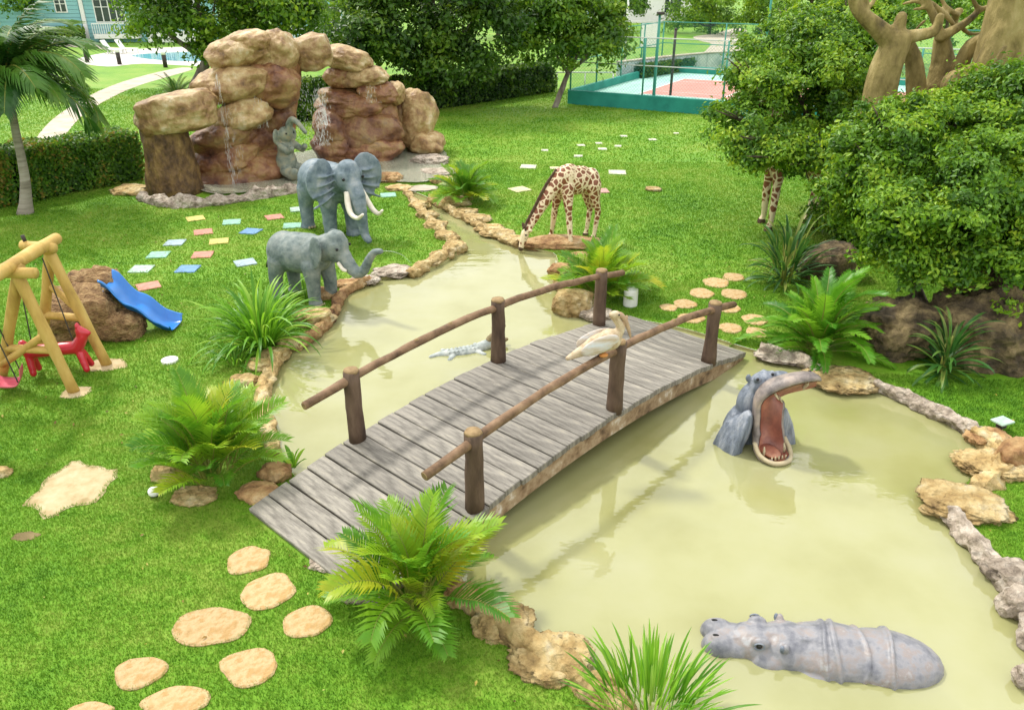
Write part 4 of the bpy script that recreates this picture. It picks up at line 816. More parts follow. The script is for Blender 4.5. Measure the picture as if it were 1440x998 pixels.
def crown_pts(lobes, ncl, clr, nleaf, low=-.75, inner=.72):
    """clumps of leaves on the skins of several lobes"""
    ar = np.array([(l[3] * l[4] + l[4] * l[5] + l[3] * l[5]) for l in lobes]) ** .72; pick = npr.choice(len(lobes), ncl, p=ar / ar.sum())
    L_ = np.array(lobes)[pick]; d = unit(ncl); d[:, 2] = np.where(d[:, 2] < low, -d[:, 2], d[:, 2])
    rr = np.where(npr.uniform(0, 1, ncl) < .22, npr.uniform(1.0, 1.28, ncl), npr.uniform(inner, 1.05, ncl))[:, None]; cc = L_[:, :3] + d * L_[:, 3:6] * rr
    cv = npr.uniform(0, 1, ncl); cr_ = clr * npr.uniform(.65, 1.35, ncl)
    ci = npr.integers(0, ncl, nleaf); off = unit(nleaf) * (npr.uniform(0, 1, nleaf) ** .5 * np.where(npr.uniform(0, 1, nleaf) < .28, npr.uniform(1, 2.1, nleaf), 1.))[:, None] * cr_[ci][:, None]; off[:, 2] *= .62
    C = cc[ci] + off
    Nn = d[ci] * .55 + off / (cr_[ci][:, None] + 1e-6) * .7 + np.array([0, 0, .5]) + npr.normal(size=(nleaf, 3)) * .6
    v = np.clip(cv[ci] * .55 + npr.uniform(0, 1, nleaf) * .42 + .03, 0, 1)
    return C, Nn, v
def tree(name, label, base, lobes, ncl, clr, nleaf, lsize, lm, trunk=None, bark=M_BARK, r0=.18, group=None, low=-.75):
    base = Vector(base); t = thing(name, label, 'tree', base, 0, group); kids = []
    for l in lobes:
        for _ in range(5):
            d = unit(1)[0]; d[2] = abs(d[2]) * .8 - .15; k = rnd.uniform(.24, .46)
            kids.append((l[0] + d[0] * l[3] * .95, l[1] + d[1] * l[4] * .95, l[2] + d[2] * l[5] * .95, l[3] * k, l[4] * k, l[5] * k * .8))
    C, Nn, v = crown_pts([tuple(l[:3]) + tuple(q * .93 for q in l[3:]) for l in lobes] + kids, ncl, clr, nleaf, low); C = C - np.array(base)
    sz = lsize * npr.uniform(.55, 1.5, nleaf); link('crown', leaf_mesh('crown', C, Nn, sz, v, lm), t)
    m = MB(); stems = trunk or [((0, 0), 1)]
    for (ox, oy), k in stems:
        lo = [l for l in lobes]; b0 = base + Vector((ox, oy, -.05)); cen = Vector(np.mean([l[:3] for l in lobes], axis=0)); fork = b0.lerp(cen, .45) + Vector((ox * .6, oy * .6, 0))
        m.add(tube(spline([b0 - base, b0.lerp(fork, .5) + Vector((ox * .2, oy * .1, 0)) - base, fork - base], 4), [r0 * k * (1.25 - .045 * i) for i in range(9)], 10, .2, ox))
        for l in lo:
            e = Vector(l[:3]); mid = fork.lerp(e, .5) + Vector((0, 0, -.1 * l[5]))
            m.add(tube(spline([fork - base, mid - base, e - base, e + (e - fork) * .35 - base], 3), [r0 * k * .75, r0 * k * .68, r0 * k * .6, r0 * k * .5, r0 * k * .42, r0 * k * .34, r0 * k * .26, r0 * k * .2, r0 * k * .14, r0 * k * .06], 7, .15, e.x))
    part('trunk', m, bark, t, True); return t
def lobes_px(L):
    """(px, py, Y, half width px, half height px, half depth m)"""
    out = []
    for px, py, Y, wx, hy, d in L:
        c = at(px, py, Y); s = scale_at(c); out.append((c.x, c.y, c.z, wx / s, d, hy / s * 1.02))
    return out
def frond_mesh(name, L, rise, droop, nl, ll_, lw, m, lift=.35, seed=0, stem=.18, rr=.012, curl=0.0, drop=.25):
    """pinnate frond leaving the origin along +X; leaflets in two combs"""
    rg = random.Random(seed); v, f = [], []; pts = []; p = Vector((0, 0, 0)); N = 14
    for i in range(N + 1):
        t = i / N; a = rise - (rise + droop) * t ** 1.35; pts.append(p.copy()); p = p + Vector((math.cos(a), curl * t * .35, math.sin(a))) * (L / N)
    tv, tf = tube(pts, [rr * (1.15 - t / N * 1.0) for t in range(N + 1)], 5); v += tv; f += tf; mi = [1] * len(tf)
    for k in range(nl):
        t = stem + (1 - stem) * (k + .5) / nl; q = t * N; i = min(int(q), N - 1); c = pts[i].lerp(pts[i+1], q - i); tg = (pts[i+1] - pts[i]).normalized()
        side = Vector((-tg.y, tg.x, 0)).normalized() if abs(tg.z) < .999 else Vector((0, 1, 0)); up = tg.cross(side) * -1
        if up.z < 0 and tg.x > 0: up = -up
        le = ll_ * (math.sin(math.pi * min(1, .12 + .86 * t) ** .85) * .75 + .28) * rg.uniform(.88, 1.1)
        for sg in (-1, 1):
            fw = .55 + .55 * t; d = (side * sg + tg * fw + up * (lift + rg.uniform(-.12, .12))).normalized(); wv = (tg - d * tg.dot(d)).normalized() * lw * rg.uniform(.8, 1.15)
            a0 = c; a1 = c + d * le * .5; a2 = c + d * le - Vector((0, 0, 1)) * le * drop * rg.uniform(.6, 1.4); b0 = len(v)
            v += [a0 - wv * .3, a0 + wv * .3, a1 + wv * .5, a1 - wv * .5, a2]; f += [(b0, b0+1, b0+2, b0+3), (b0+3, b0+2, b0+4)]; mi += [0, 0]
    return mk_mesh(name, (v, f), [m, M_STEM], False, mi)
def strap_mesh(name, L, rise, droop, wd, m, fold=.25, seed=0):
    v, f = [], []; p = Vector((0, 0, 0)); N = 9
    for i in range(N + 1):
        t = i / N; a = rise - (rise + droop) * t ** 1.6; w_ = wd * (.55 + .9 * t) * (1 - t ** 2.4) ** .8 if t < 1 else 0; w_ = max(w_, .0015)
        nx = Vector((-math.sin(a), 0, math.cos(a))); v += [p + Vector((0, -w_ / 2, 0)) + nx * w_ * fold, p, p + Vector((0, w_ / 2, 0)) + nx * w_ * fold]; p = p + Vector((math.cos(a), 0, math.sin(a))) * (L / N)
    for i in range(N):
        a = i * 3; f += [(a, a+1, a+4, a+3), (a+1, a+2, a+5, a+4)]
    return mk_mesh(name, (v, f), m, True)
def plant(name, label, cat, loc, meshes, n, pname, tilt, spread=.1, hz=.05, sc=(.8, 1.15), seed=0, stems=0, group=None, az=None):
    rg = random.Random(seed); t = thing(name, label, cat, loc, 0, group)
    for i in range(n):
        a = (i * 2.39996 + rg.uniform(-.3, .3)) if az is None else rg.uniform(*az); k = (i + .5) / n; ti = tilt[0] + (tilt[1] - tilt[0]) * k + rg.uniform(-.1, .1); r = spread * math.sqrt(rg.random())
        o = link(pname, rg.choice(meshes), t, (r * math.cos(a), r * math.sin(a), hz * (1 - k) * rg.uniform(.4, 1)), (rg.uniform(-.25, .25), -ti, a), rg.uniform(*sc))
    for i in range(stems):
        a = rg.uniform(0, 6.28); r = spread * rg.uniform(.2, .9); part('stem', tube([(r * .6 * math.cos(a), r * .6 * math.sin(a), -.05), (r * math.cos(a), r * math.sin(a), hz * rg.uniform(.7, 1.1))], [.022, .014], 6), M_STEM, t, True)
    return t
# ------------------------------------------------------------------ palms, ferns and clumps
AR = [frond_mesh('areca_frond', 1.0, .25, .45 + .2 * k, 23, .36, .032, L_ARECA, .5, k, .2, .011, (-1) ** k * .5, .2) for k in range(5)]
FN = [frond_mesh('fern_frond', 1.0, .3, .75 + .15 * k, 34, .20, .026, L_FERN, .3, 20 + k, .12, .010, (-1) ** k * .4, .15) for k in range(4)]
CO = [frond_mesh('coconut_frond', 1.0, .25, 1.0 + .25 * k, 40, .26, .024, L_COCO, .1, 40 + k, .14, .012, (-1) ** k * .3, .55) for k in range(5)]
CY = [frond_mesh('cycad_frond', 1.0, .35, .5 + .1 * k, 30, .16, .02, L_DRAC, .3, 60 + k, .1, .010) for k in range(3)]
SG = [strap_mesh('strap_leaf', 1.0, .15, .7 + .35 * k, .052, L_STRAP) for k in range(4)]
SB = [strap_mesh('blade_leaf', 1.0, .1, .25 + .25 * k, .052, L_STRAP) for k in range(4)]
SD = [strap_mesh('sword_leaf', 1.0, .1, .6 + .3 * k, .095, L_DRAC, .2) for k in range(4)]
plant('areca_palm', 'bushy yellow green palm clump between the lawn and the far bridge end post', 'palm', G(300, 668), AR, 38, 'frond', (1.5, .5), .28, .40, (.8, 1.15), 3, 9)
plant('areca_palm', 'bright green palm clump at the bridge foot with fronds over the planks', 'palm', G(584, 852), AR, 32, 'frond', (1.5, .3), .20, .35, (.75, 1.2), 4, 9)
plant('small_palm', 'small feathery palm beside the stream below the waterfall', 'palm', G(655, 284), AR, 30, 'frond', (1.4, .2), .12, .15, (.9, 1.3), 5, 4)
plant('small_palm', 'feathery palm bush behind the far handrail next to the giraffe', 'palm', G(846, 416), AR, 46, 'frond', (1.5, .2), .26, .25, (.8, 1.2), 6, 5)
plant('fern_palm', 'big bright fern like plant with arching fronds under the trees', 'fern', G(1150, 492), FN, 44, 'frond', (1.45, .0), .16, .3, (.9, 1.6), 7, 0)
plant('strap_clump', 'dense clump of long arching grassy leaves behind the palm', 'plant', G(368, 486), SG, 170, 'leaf', (1.52, .3), .26, .05, (.8, 1.4), 8)
plant('strap_clump', 'tuft of upright narrow green blades at the pond corner', 'plant', G(915, 1012), SB, 230, 'leaf', (1.52, .45), .42, .05, (.36, .66), 9)
plant('strap_clump', 'low variegated tuft beside the dense arching clump', 'plant', G(330, 512), SG, 40, 'leaf', (1.3, .3), .15, .03, (.35, .6), 10)
plant('strap_clump', 'small tuft of blades between the baby elephant legs', 'plant', G(432, 418), SB, 26, 'leaf', (1.5, .7), .18, .03, (.3, .5), 12)
plant('sword_plant', 'dark sword leaved bush on the lawn in front of the standing giraffe', 'plant', G(1102, 398), SD, 120, 'leaf', (1.4, -.1), .36, .95, (.6, .95), 13, 6)
plant('sword_plant', 'dark drooping sword leaved plant against the cave rock', 'plant', G(1325, 528), SD, 84, 'leaf', (1.4, -.45), .10, .75, (.55, .85), 14, 3)
plant('cycad', 'dark cycad behind the stone pillar', 'plant', G(250, 140), CY, 26, 'frond', (1.2, .1), .1, .2, (1.1, 1.6), 15)
plant('seedling', 'small broad leaved green seedling at the bridge edge', 'plant', G(412, 658), [strap_mesh('broad_leaf', .34, .1, .5, .09, L_STRAP)], 8, 'leaf', (1.4, .5), .04, .03, (.7, 1.1), 16)
# coconut palm
cpb = G(36, 300); top = at(10, 122, cpb.y + .2)
cp = thing('coconut_palm', 'slender coconut palm leaning over the hedge', 'palm', cpb)
part('trunk', tube(spline([(0, 0, -.05), (top - cpb) * .3 + Vector((.12, 0, 0)), (top - cpb) * .65 + Vector((.06, 0, 0)), top - cpb], 5), [.24, .20, .17, .15, .135, .125, .12, .115, .11, .108, .105, .10, .098, .095, .09, .09], 14, .08), M_PALMT, cp, True)
for i in range(38):
    a = i * 2.39996; k = i / 38; o = link('frond', CO[i % 5], cp, top - cpb + Vector((.05 * math.cos(a), .05 * math.sin(a), .05)), (rnd.uniform(-.4, .4), -(1.15 - 1.35 * k + rnd.uniform(-.1, .1)), a), rnd.uniform(2.3, 3.0))
for k in range(5): part('coconut', ell(top - cpb + Vector((.2 * math.cos(k * 1.3), .2 * math.sin(k * 1.3), -.12)), (.11, .11, .14), sub=2), M_STEM, cp, True)

# ------------------------------------------------------------------ trees
b1 = G(270, 132)
tree('shade_tree', 'rounded olive green tree behind the stone pillar', b1, lobes_px([(215,30,46,40,44,2.2),(300,20,46.5,62,56,3.0),(380,10,47,58,50,2.8),(270,-40,46.5,90,50,3.5),(420,28,48,28,28,1.5),(330,60,46,60,36,2.2)]), 260, .85, 30000, .26, L_MID, [((0, 0), 1)], M_BARK, .28)
b2 = G(600, 152)
tree('shade_tree', 'broad dark green tree with pale twin trunks behind the waterfall', b2, lobes_px([(560,40,40,72,58,2.6),(660,35,40.5,72,60,2.6),(610,-20,40,95,60,3.2),(535,70,39.5,40,34,1.6),(640,85,39.5,60,30,1.8)]), 260, .75, 30000, .24, L_DARK, [((-.3, 0), 1), ((.35, .1), .9)], M_BARK, .16)
b3 = G(780, 152)
tree('shade_tree', 'smaller leafy tree beside the court wall', b3, lobes_px([(775,60,41,46,42,1.8),(830,70,41,48,34,1.6),(800,15,41.5,62,46,2.2),(855,50,41.5,30,36,1.3),(850,0,43,44,36,1.6)]), 190, .65, 20000, .22, L_MID, [((0, 0), 1)], M_BARK, .13)
b4 = G(1222, 292)
tree('shade_tree', 'spreading bright green tree over the standing giraffe', b4, lobes_px([(1060,178,19.8,58,46,1.3),(1130,150,20.5,80,66,1.7),(1150,85,21.5,76,56,1.8),(1190,55,22,66,48,1.7),(1110,208,19.4,66,28,1.2),(1192,165,21,52,66,1.6),(1190,222,20.5,44,28,1.3),(1085,204,19.1,56,28,.9),(1092,224,18.8,46,20,.5),(1134,232,18.8,38,16,.5),(1125,214,19.0,44,18,.7),(1120,70,22.5,60,56,1.6),(1210,40,22.5,46,50,1.6),(1070,125,20.5,44,40,1.2)]), 900, .28, 105000, .105, L_BRT, [((-.35, 0), .9), ((.15, .1), 1), ((-.8, .3), .6)], M_BARKD, .14, None, -.6)
b5 = G(1392, 470)
tree('shade_tree', 'large light green leafy tree growing over the cave rock', b5 + Vector((0, 1.2, 0)), lobes_px([(1258,206,15.0,66,58,1.2),(1236,240,14.6,34,40,.9),(1335,200,15.2,80,58,1.5),(1425,172,15.5,84,68,1.7),(1230,275,14.4,62,60,1.1),(1310,290,13.9,90,80,1.4),(1410,270,13.8,96,90,1.6),(1290,352,13.4,62,44,.9),(1395,362,13.0,80,54,1.1),(1460,320,13.4,70,90,1.3),(1365,160,16.5,80,28,1.3)]), 1300, .24, 165000, .092, L_BRT, [((0, 0), 1), ((-.5, .4), .7)], M_BARKD, .15, None, -.8)
tree('low_bush', 'low light green bush under the spreading tree', G(1165, 345), lobes_px([(1172,312,19.4,24,22,.6),(1200,316,18.8,34,26,.8),(1222,332,18,30,28,.8)]), 60, .3, 7000, .12, L_BRT, [((0, 0), .3)], M_BARKD, .1)
# background trees
bgT = [(35,10,84,60,60,L_MID,'dark tree beside the turquoise house'),(470,30,66,34,50,L_YEL,'yellow green tree between house and broad dark tree'),(1000,20,95,60,44,L_MID,'round tree at the far edge of the grounds behind the court'),(1085,30,80,52,50,L_YEL,'yellow green tree behind the court mast'),(1165,18,72,60,46,L_MID,'leafy tree beyond the court corner'),(1250,10,60,60,50,L_YEL,'yellow green tree behind the concrete branches'),(1340,5,56,66,60,L_MID,'mid green tree behind the concrete trunk'),(1430,20,48,60,70,L_YEL,'yellow green tree behind the big concrete trunk'),(870,10,100,40,36,L_DARK,'dark tree beside the white far house'),(700,-5,88,60,40,L_DARK,'dark distant tree above the hedge'),(795,8,92,50,30,L_MID,'distant tree behind the small leafy tree'),(1130,75,58,50,36,L_BRT,'bush like tree at the court corner'),(985,40,110,40,22,L_BRT,'low distant shrubbery beyond the driveway')]  # each tree's tone is its leaf colour
for px, py, Y, wx, hy, lm, lb in bgT:
    c = at(px, py, Y); base = Vector((c.x, c.y, 0)); tree('background_tree', lb, base, lobes_px([(px - wx*.35, py + hy*.2, Y, wx*.6, hy*.7, wx/14), (px + wx*.4, py + hy*.1, Y, wx*.6, hy*.75, wx/14), (px, py - hy*.3, Y, wx*.7, hy*.7, wx/13)]), 70, wx / scale_at(c) * .2, 5200, .34 if Y > 70 else .26, lm, None, M_BARKD, .2, 'background trees')
for i in range(16):                            # far tree line closing the view
    x = -95 + i * 14 + rnd.uniform(-4, 4); Y = 128 + rnd.uniform(-8, 14); h = rnd.uniform(6, 9)
    if -46 < x < -30: Y += 30
    tree('background_tree', 'tall dark tree in the distant tree line', (x, Y, 0), [(x - 2, Y, h*.5, 5, 4, h*.5), (x + 3, Y, h*.55, 5, 4, h*.5), (x, Y, h*.85, 4, 4, h*.4)], 60, 1.5, 3600, .6, (L_DARK, L_MID)[i % 2], None, M_BARKD, .3, 'distant tree line')
# hedges
def hedge(name, label, pts, h, wd, lm, n, ls):
    pts = [Vector((p.x, p.y, 0)) for p in pts]; c = sum(pts, Vector()) / len(pts); t = thing(name, label, 'hedge', c)
    seg = [(pts[i], pts[i+1]) for i in range(len(pts) - 1)]; ln = np.array([(b_ - a).length for a, b_ in seg]); pk = npr.choice(len(seg), n, p=ln / ln.sum())
    A = np.array([s[0] for s in seg])[pk]; B = np.array([s[1] for s in seg])[pk]; u_ = npr.uniform(0, 1, n)[:, None]; P_ = A + (B - A) * u_; D = (B - A) / np.linalg.norm(B - A, axis=1, keepdims=True); Nx = np.stack([-D[:, 1], D[:, 0], 0 * D[:, 0]], 1)
    face = npr.choice(3, n, p=[.36, .36, .28]); lat = np.where(face == 0, -1., np.where(face == 1, 1., npr.uniform(-1, 1, n))); zz = np.where(face == 2, 1., npr.uniform(.02, 1, n) ** .8)
    jit = npr.normal(size=(n, 3)) * .05; bump_ = np.array([noise.noise(Vector((p[0] * 1.5, p[1] * 1.5, z * 2))) for p, z in zip(P_, zz)]); C = P_ + Nx * (lat * wd * .5 * (1 + .18 * bump_))[:, None] + np.array([0, 0, 1]) * (zz * h * (1 + .08 * bump_))[:, None] + jit
    Nn = Nx * np.where(face == 2, 0, lat)[:, None] * .8 + np.array([0, 0, 1]) * np.where(face == 2, 1., .35)[:, None] + npr.normal(size=(n, 3)) * .5
    link('foliage', leaf_mesh('foliage', C - np.array(c), Nn, ls * npr.uniform(.7, 1.3, n), np.clip(.5 + .5 * bump_ + npr.normal(size=n) * .22, 0, 1), lm), t)
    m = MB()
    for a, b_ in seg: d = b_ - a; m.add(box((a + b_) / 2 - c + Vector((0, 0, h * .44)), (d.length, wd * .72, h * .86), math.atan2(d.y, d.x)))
    part('dark_fill', m, L_DARKSOLID, t)  # solid dark green boxes filling the hedge inside its leaves
    e = [p for p in pts]; EXP.append([p + Vector((-wd*.4, -wd*.4, 0)) for p in e] + [p + Vector((wd*.4, wd*.4, 0)) for p in reversed(e)])
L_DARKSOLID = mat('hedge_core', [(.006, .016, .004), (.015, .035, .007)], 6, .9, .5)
hedge('clipped_hedge', 'thick clipped hedge with reddish tips behind the coconut palm', [G(-90, 300), G(20, 282), G(100, 265), G(192, 248)], 1.45, 1.35, L_HEDGE, 26000, .12)
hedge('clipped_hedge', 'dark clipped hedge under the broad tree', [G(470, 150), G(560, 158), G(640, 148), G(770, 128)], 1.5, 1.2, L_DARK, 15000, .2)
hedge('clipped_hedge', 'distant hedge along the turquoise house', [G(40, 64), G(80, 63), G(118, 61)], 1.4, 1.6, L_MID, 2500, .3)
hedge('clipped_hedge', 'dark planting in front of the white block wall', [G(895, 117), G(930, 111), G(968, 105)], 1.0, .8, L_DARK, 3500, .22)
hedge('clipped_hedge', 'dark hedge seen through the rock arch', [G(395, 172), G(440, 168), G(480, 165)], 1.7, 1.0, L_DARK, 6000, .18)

# ------------------------------------------------------------------ cave rock on the right and sculpted concrete tree
cv_ = thing('cave_rock', 'dark artificial cave rock under the large leafy tree', 'rock', G(1360, 530))
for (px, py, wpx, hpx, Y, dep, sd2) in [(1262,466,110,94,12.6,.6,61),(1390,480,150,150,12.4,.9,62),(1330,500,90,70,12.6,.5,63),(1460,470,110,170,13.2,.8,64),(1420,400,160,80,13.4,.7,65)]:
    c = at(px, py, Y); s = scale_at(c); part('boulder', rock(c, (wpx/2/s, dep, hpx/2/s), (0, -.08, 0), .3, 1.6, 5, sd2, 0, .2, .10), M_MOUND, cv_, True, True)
c = at(1165, 378, 16.4); w_ = link('wedge_rock', mk_mesh('wedge_rock', rock((0, 0, 0), (.75, .5, .45), (0, -.35, .2), .2, 1.2, 4, 71), M_MOUND, True), None, (c.x, c.y, .25)); tag(w_, 'brown wedge of rock behind the fern like plant', 'rock')
EXE += [(6.5, 12.4, 1.2, .8, 0), (8, 12.6, 1.5, 1.2, 0)]
ct = thing('concrete_tree', 'sculpted tan concrete tree with stubby limbs above the foliage', 'sculpture', (11.2, 19, 0))
P = []
def limb(pp, rr, Y):
    pts = [at(x, y, Y + (d[0] if d else 0)) for x, y, *d in pp]; P.append(chain(spline(pts, 3), [lerp(rr, i / 3) * (.84 if rr[0] > .28 else .70) for i in range((len(pts) - 1) * 3 + 1)]))
limb([(1232,200),(1236,140),(1246,95),(1262,58)], [.46, .43, .40, .34], 18.0); limb([(1258,62),(1232,38),(1208,16),(1200,-4)], [.30, .22, .17, .15], 18.0); limb([(1262,60),(1264,40),(1268,24)], [.27, .2, .17], 18.0)
limb([(1262,56),(1290,50),(1314,44),(1322,24)], [.26, .19, .16, .13], 18.0); limb([(1215,20),(1218,4),(1214,-14)], [.13, .10, .09], 18.0); limb([(1292,190),(1288,120),(1285,86),(1276,62)], [.30, .26, .22, .18], 18.5)
limb([(1322,52),(1316,30),(1306,8),(1300,-14)], [.16, .14, .12, .10], 18.6); limb([(1322,52),(1346,40),(1368,24),(1378,12)], [.18, .14, .11, .09], 18.6); limb([(1376,14),(1366,-4)], [.09, .06], 18.6); limb([(1374,16),(1400,6),(1420,-6)], [.10, .08, .06], 18.6); limb([(1306,10),(1284,14)], [.08, .05], 18.6); limb([(1308,6),(1330,22),(1342,36)], [.12, .09, .07], 19.0); limb([(1340,45),(1344,20),(1350,16)], [.13, .13, .12], 19.2)
limb([(1330,120),(1326,85),(1324,50)], [.55, .30, .18], 18.8)
limb([(1395,150),(1404,95),(1418,45),(1440,-30)], [.55, .62, .62, .66], 17.6); limb([(1372,130),(1392,80),(1412,40)], [.34, .26, .3], 17.4); limb([(1350,95),(1366,64),(1392,54)], [.26, .22, .2], 18.4); limb([(1345,120),(1380,112),(1420,120)], [.4, .4, .4], 17.8); limb([(1396,118),(1402,86),(1414,66)], [.12, .10, .07], 16.9); limb([(1390,118),(1387,98)], [.09, .08], 16.8); limb([(1445,110),(1440,40)], [.5, .4], 17.8)
limb([(1306,8),(1288,2),(1270,6)], [.09, .07, .05], 18.7); limb([(1300,30),(1286,44),(1276,58)], [.06, .05, .04], 18.9); limb([(1350,36),(1364,48),(1384,46)], [.09, .07, .05], 18.9); limb([(1346,22),(1330,10),(1322,-6)], [.10, .08, .06], 19.1); limb([(1210,18),(1226,6),(1232,-8)], [.10, .08, .06], 18.1)
limb([(1240,180),(1300,150),(1400,150)], [.4, .4, .5], 18.2)
for x in (1310, 1400):
    a = at(x, 170, 18.4); P.append(cap((a.x, a.y, -.1), .5, a, .42))
me = blob(P, .038, 3); me.materials.append(M_CONC); o = link('body', me, ct); o.matrix_parent_inverse = Matrix.Translation(-ct.location)

# ------------------------------------------------------------------ tennis court
c0 = G(799, 146); c1 = G(1010, 163); c3 = G(948, 111)
e1 = (c1 - c0).normalized(); e2 = Vector((-e1.y, e1.x, 0)); LX, LY = 26.0, 14.0; ang = math.atan2(e1.y, e1.x)
Pc = lambda a, b_, z=0.0: c0 + e1 * a + e2 * b_ + Vector((0, 0, z))
cq = [Pc(0, 0), Pc(LX, 0), Pc(LX, LY), Pc(0, LY)]; EXP.append(cq)
struct(link('court_surface', mk_mesh('court_surface', ([Pc(.1, .1, .30), Pc(LX, .1, .30), Pc(LX, LY, .30), Pc(.1, LY, .30)], [(0, 1, 2, 3)]), M_CRTG)))
struct(link('court_playing_area', mk_mesh('court_playing_area', ([Pc(2.6, 3.2, .306), Pc(LX - 2.6, 3.2, .306), Pc(LX - 2.6, LY - 3.2, .306), Pc(2.6, LY - 3.2, .306)], [(0, 1, 2, 3)]), M_CRTR)))
lm_ = MB()
for (a0, b0, a1, b1_) in [(2.6, 3.2, LX - 2.6, 3.28), (2.6, LY - 3.28, LX - 2.6, LY - 3.2), (2.6, 3.2, 2.68, LY - 3.2), (7, 3.2, 7.08, LY - 3.2), (2.6, 4.6, LX - 2.6, 4.66), (2.6, LY - 4.66, LX - 2.6, LY - 4.6), (7, LY / 2, LX - 7, LY / 2 + .06)]:
    lm_.add(([Pc(a0, b0, .311), Pc(a1, b0, .311), Pc(a1, b1_, .311), Pc(a0, b1_, .311)], [(0, 1, 2, 3)]))
struct(link('court_lines', mk_mesh('court_lines', (lm_.v, lm_.f), M_WHITE)))
cw = thing('court_wall', 'low dark green wall round the sports court', 'wall', c0, ang)
for nm, c_, s_2 in (('wall_side', (LX/2, 0, .33), (LX, .22, .72)), ('wall_side', (0, LY/2, .33), (.22, LY - .24, .72)), ('wall_side', (LX/2, LY, .33), (LX, .22, .72))): part(nm, bbox(c_, s_2, .02), M_TEALD, cw)
fe = thing('court_fence', 'tall green wire mesh fence standing on the court wall', 'fence', c0, ang)
FHt = 3.3
def fpost(a, b_, h, m=M_FENCE, r=.045): part('post', tube([(a, b_, .6), (a, b_, h)], r, 8), m, fe, True)
for a in (.1, 4.0, 8.0, 12, 16, 20, 24): fpost(a, 0, FHt)
for b_ in (3.5, 7, 10.5, 13.9): fpost(0, b_, FHt)
for a in (4, 8, 12, 16, 20, 24): fpost(a, LY, FHt)
for z in (FHt, FHt * .62):
    part('rail', tube([(0, 0, z), (LX, 0, z)], .028, 6), M_GALV, fe); part('rail', tube([(0, 0, z), (0, LY, z)], .028, 6), M_FENCE, fe); part('rail', tube([(0, LY, z), (LX, LY, z)], .028, 6), M_FENCE, fe)
def mesh_panel(p0, p1, h0, h1, step_=.16, t=.0055):
    p0, p1 = Vector(p0), Vector(p1); d = (p1 - p0); L_ = d.length; d.normalize(); nrm = Vector((-d.y, d.x, 0)); m = MB(); H_ = h1 - h0; k = -H_
    while k < L_:
        for sg in (1, -1):
            a0, z0, a1, z1 = (k, h0, k + H_, h1) if sg == 1 else (k, h1, k + H_, h0)
            if a0 < 0: z0 += (z1 - z0) * (-a0) / (a1 - a0); a0 = 0
            if a1 > L_: z1 = z0 + (z1 - z0) * (L_ - a0) / (a1 - a0); a1 = L_
            A = p0 + d * a0 + Vector((0, 0, z0)); B = p0 + d * a1 + Vector((0, 0, z1)); q = Vector((d.x, d.y, 0)) * t
            m.add(([A - q, A + q, B + q, B - q], [(0, 1, 2, 3)]))
        k += step_
    return m
struct(part('wire_mesh', mesh_panel((0, 0, 0), (LX, 0, 0), .68, FHt), M_FENCE, fe), 'stuff'); struct(part('wire_mesh', mesh_panel((0, 0, 0), (0, LY, 0), .68, FHt), M_FENCE, fe), 'stuff'); struct(part('wire_mesh', mesh_panel((0, LY, 0), (LX, LY, 0), .68, FHt), M_FENCE, fe), 'stuff')
for px, py0, py1, Y, m, lb in ((918, 152, 0, None, M_FENCE, 'tall dark green floodlight post at the court front'), (878, 98, -60, None, M_WHITE, 'tall white lamp pole behind the court'), (1070, 112, -60, None, M_FENCE, 'slim green mast at the far court corner')):
    b_ = G(px, py0); t_ = at(px, py1, b_.y)
    if py1 == 0: t_ = at(px, 20, b_.y)
    po = thing('lamp_pole', lb, 'pole', b_); part('shaft', tube([(0, 0, 0), (0, 0, t_.z * .5), (0, 0, t_.z)], [.085, .075, .06], 10), m, po, True); part('lamp_head', bbox((0, -.2, t_.z + .04), (.3, .5, .12), .02), M_SHADE, po); part('base_plate', bbox((0, 0, .03), (.3, .3, .06), .01), m, po)
np_ = thing('net_post', 'dark post standing inside the court', 'post', Pc(4.3, 3.4, .3)); part('shaft', tube([(0, 0, 0), (0, 0, 3.2)], .07, 10), M_SHADE, np_, True); part('cap', ell((0, 0, 3.2), .08, sub=2), M_SHADE, np_, True)
sg_ = thing('notice_board', 'white notice board on legs behind the court', 'sign', G(912, 84), .2)
part('board', bbox((0, 0, 1.75), (1.5, .06, 1.7), .02), M_WHITE, sg_); part('board_frame', bbox((0, .05, 1.75), (1.6, .05, 1.8), .02), M_TEALD, sg_)
for x in (-.6, .6): part('leg', box((x, .05, .45), (.08, .08, .92)), M_TEALD, sg_)
# block wall behind the court
wq = [G(868, 119), G(930, 110), G(990, 103), G(1075, 97)]; ww = thing('block_wall', 'low blotchy white block wall behind the court', 'wall', wq[1])
for i in range(3):
    d = wq[i+1] - wq[i]; c = (wq[i] + wq[i+1]) / 2 - wq[1]; n_b = 4
    for k in range(n_b):
        cc = (wq[i] + d * ((k + .5) / n_b)) - wq[1]; part('wall_panel', bbox(cc + Vector((0, 0, .62)), (d.length / n_b - .05, .32, 1.24), .03, math.atan2(d.y, d.x)), M_WALLW, ww)
    part('coping', bbox(c + Vector((0, 0, 1.285)), (d.length, .42, .09), .02, math.atan2(d.y, d.x)), M_PATH, ww)

# small low goal-like rails at the court corner
gr = thing('low_rail', 'low white tubular rail at the court corner', 'rail', G(822, 128)); 
for x in (-1.6, 0, 1.6): part('post', tube([(x, 0, 0), (x, 0, 1.0)], .035, 8), M_WHITE, gr, True)
part('bar', tube([(-1.6, 0, 1.0), (1.6, 0, 1.0)], .035, 8), M_WHITE, gr, True)

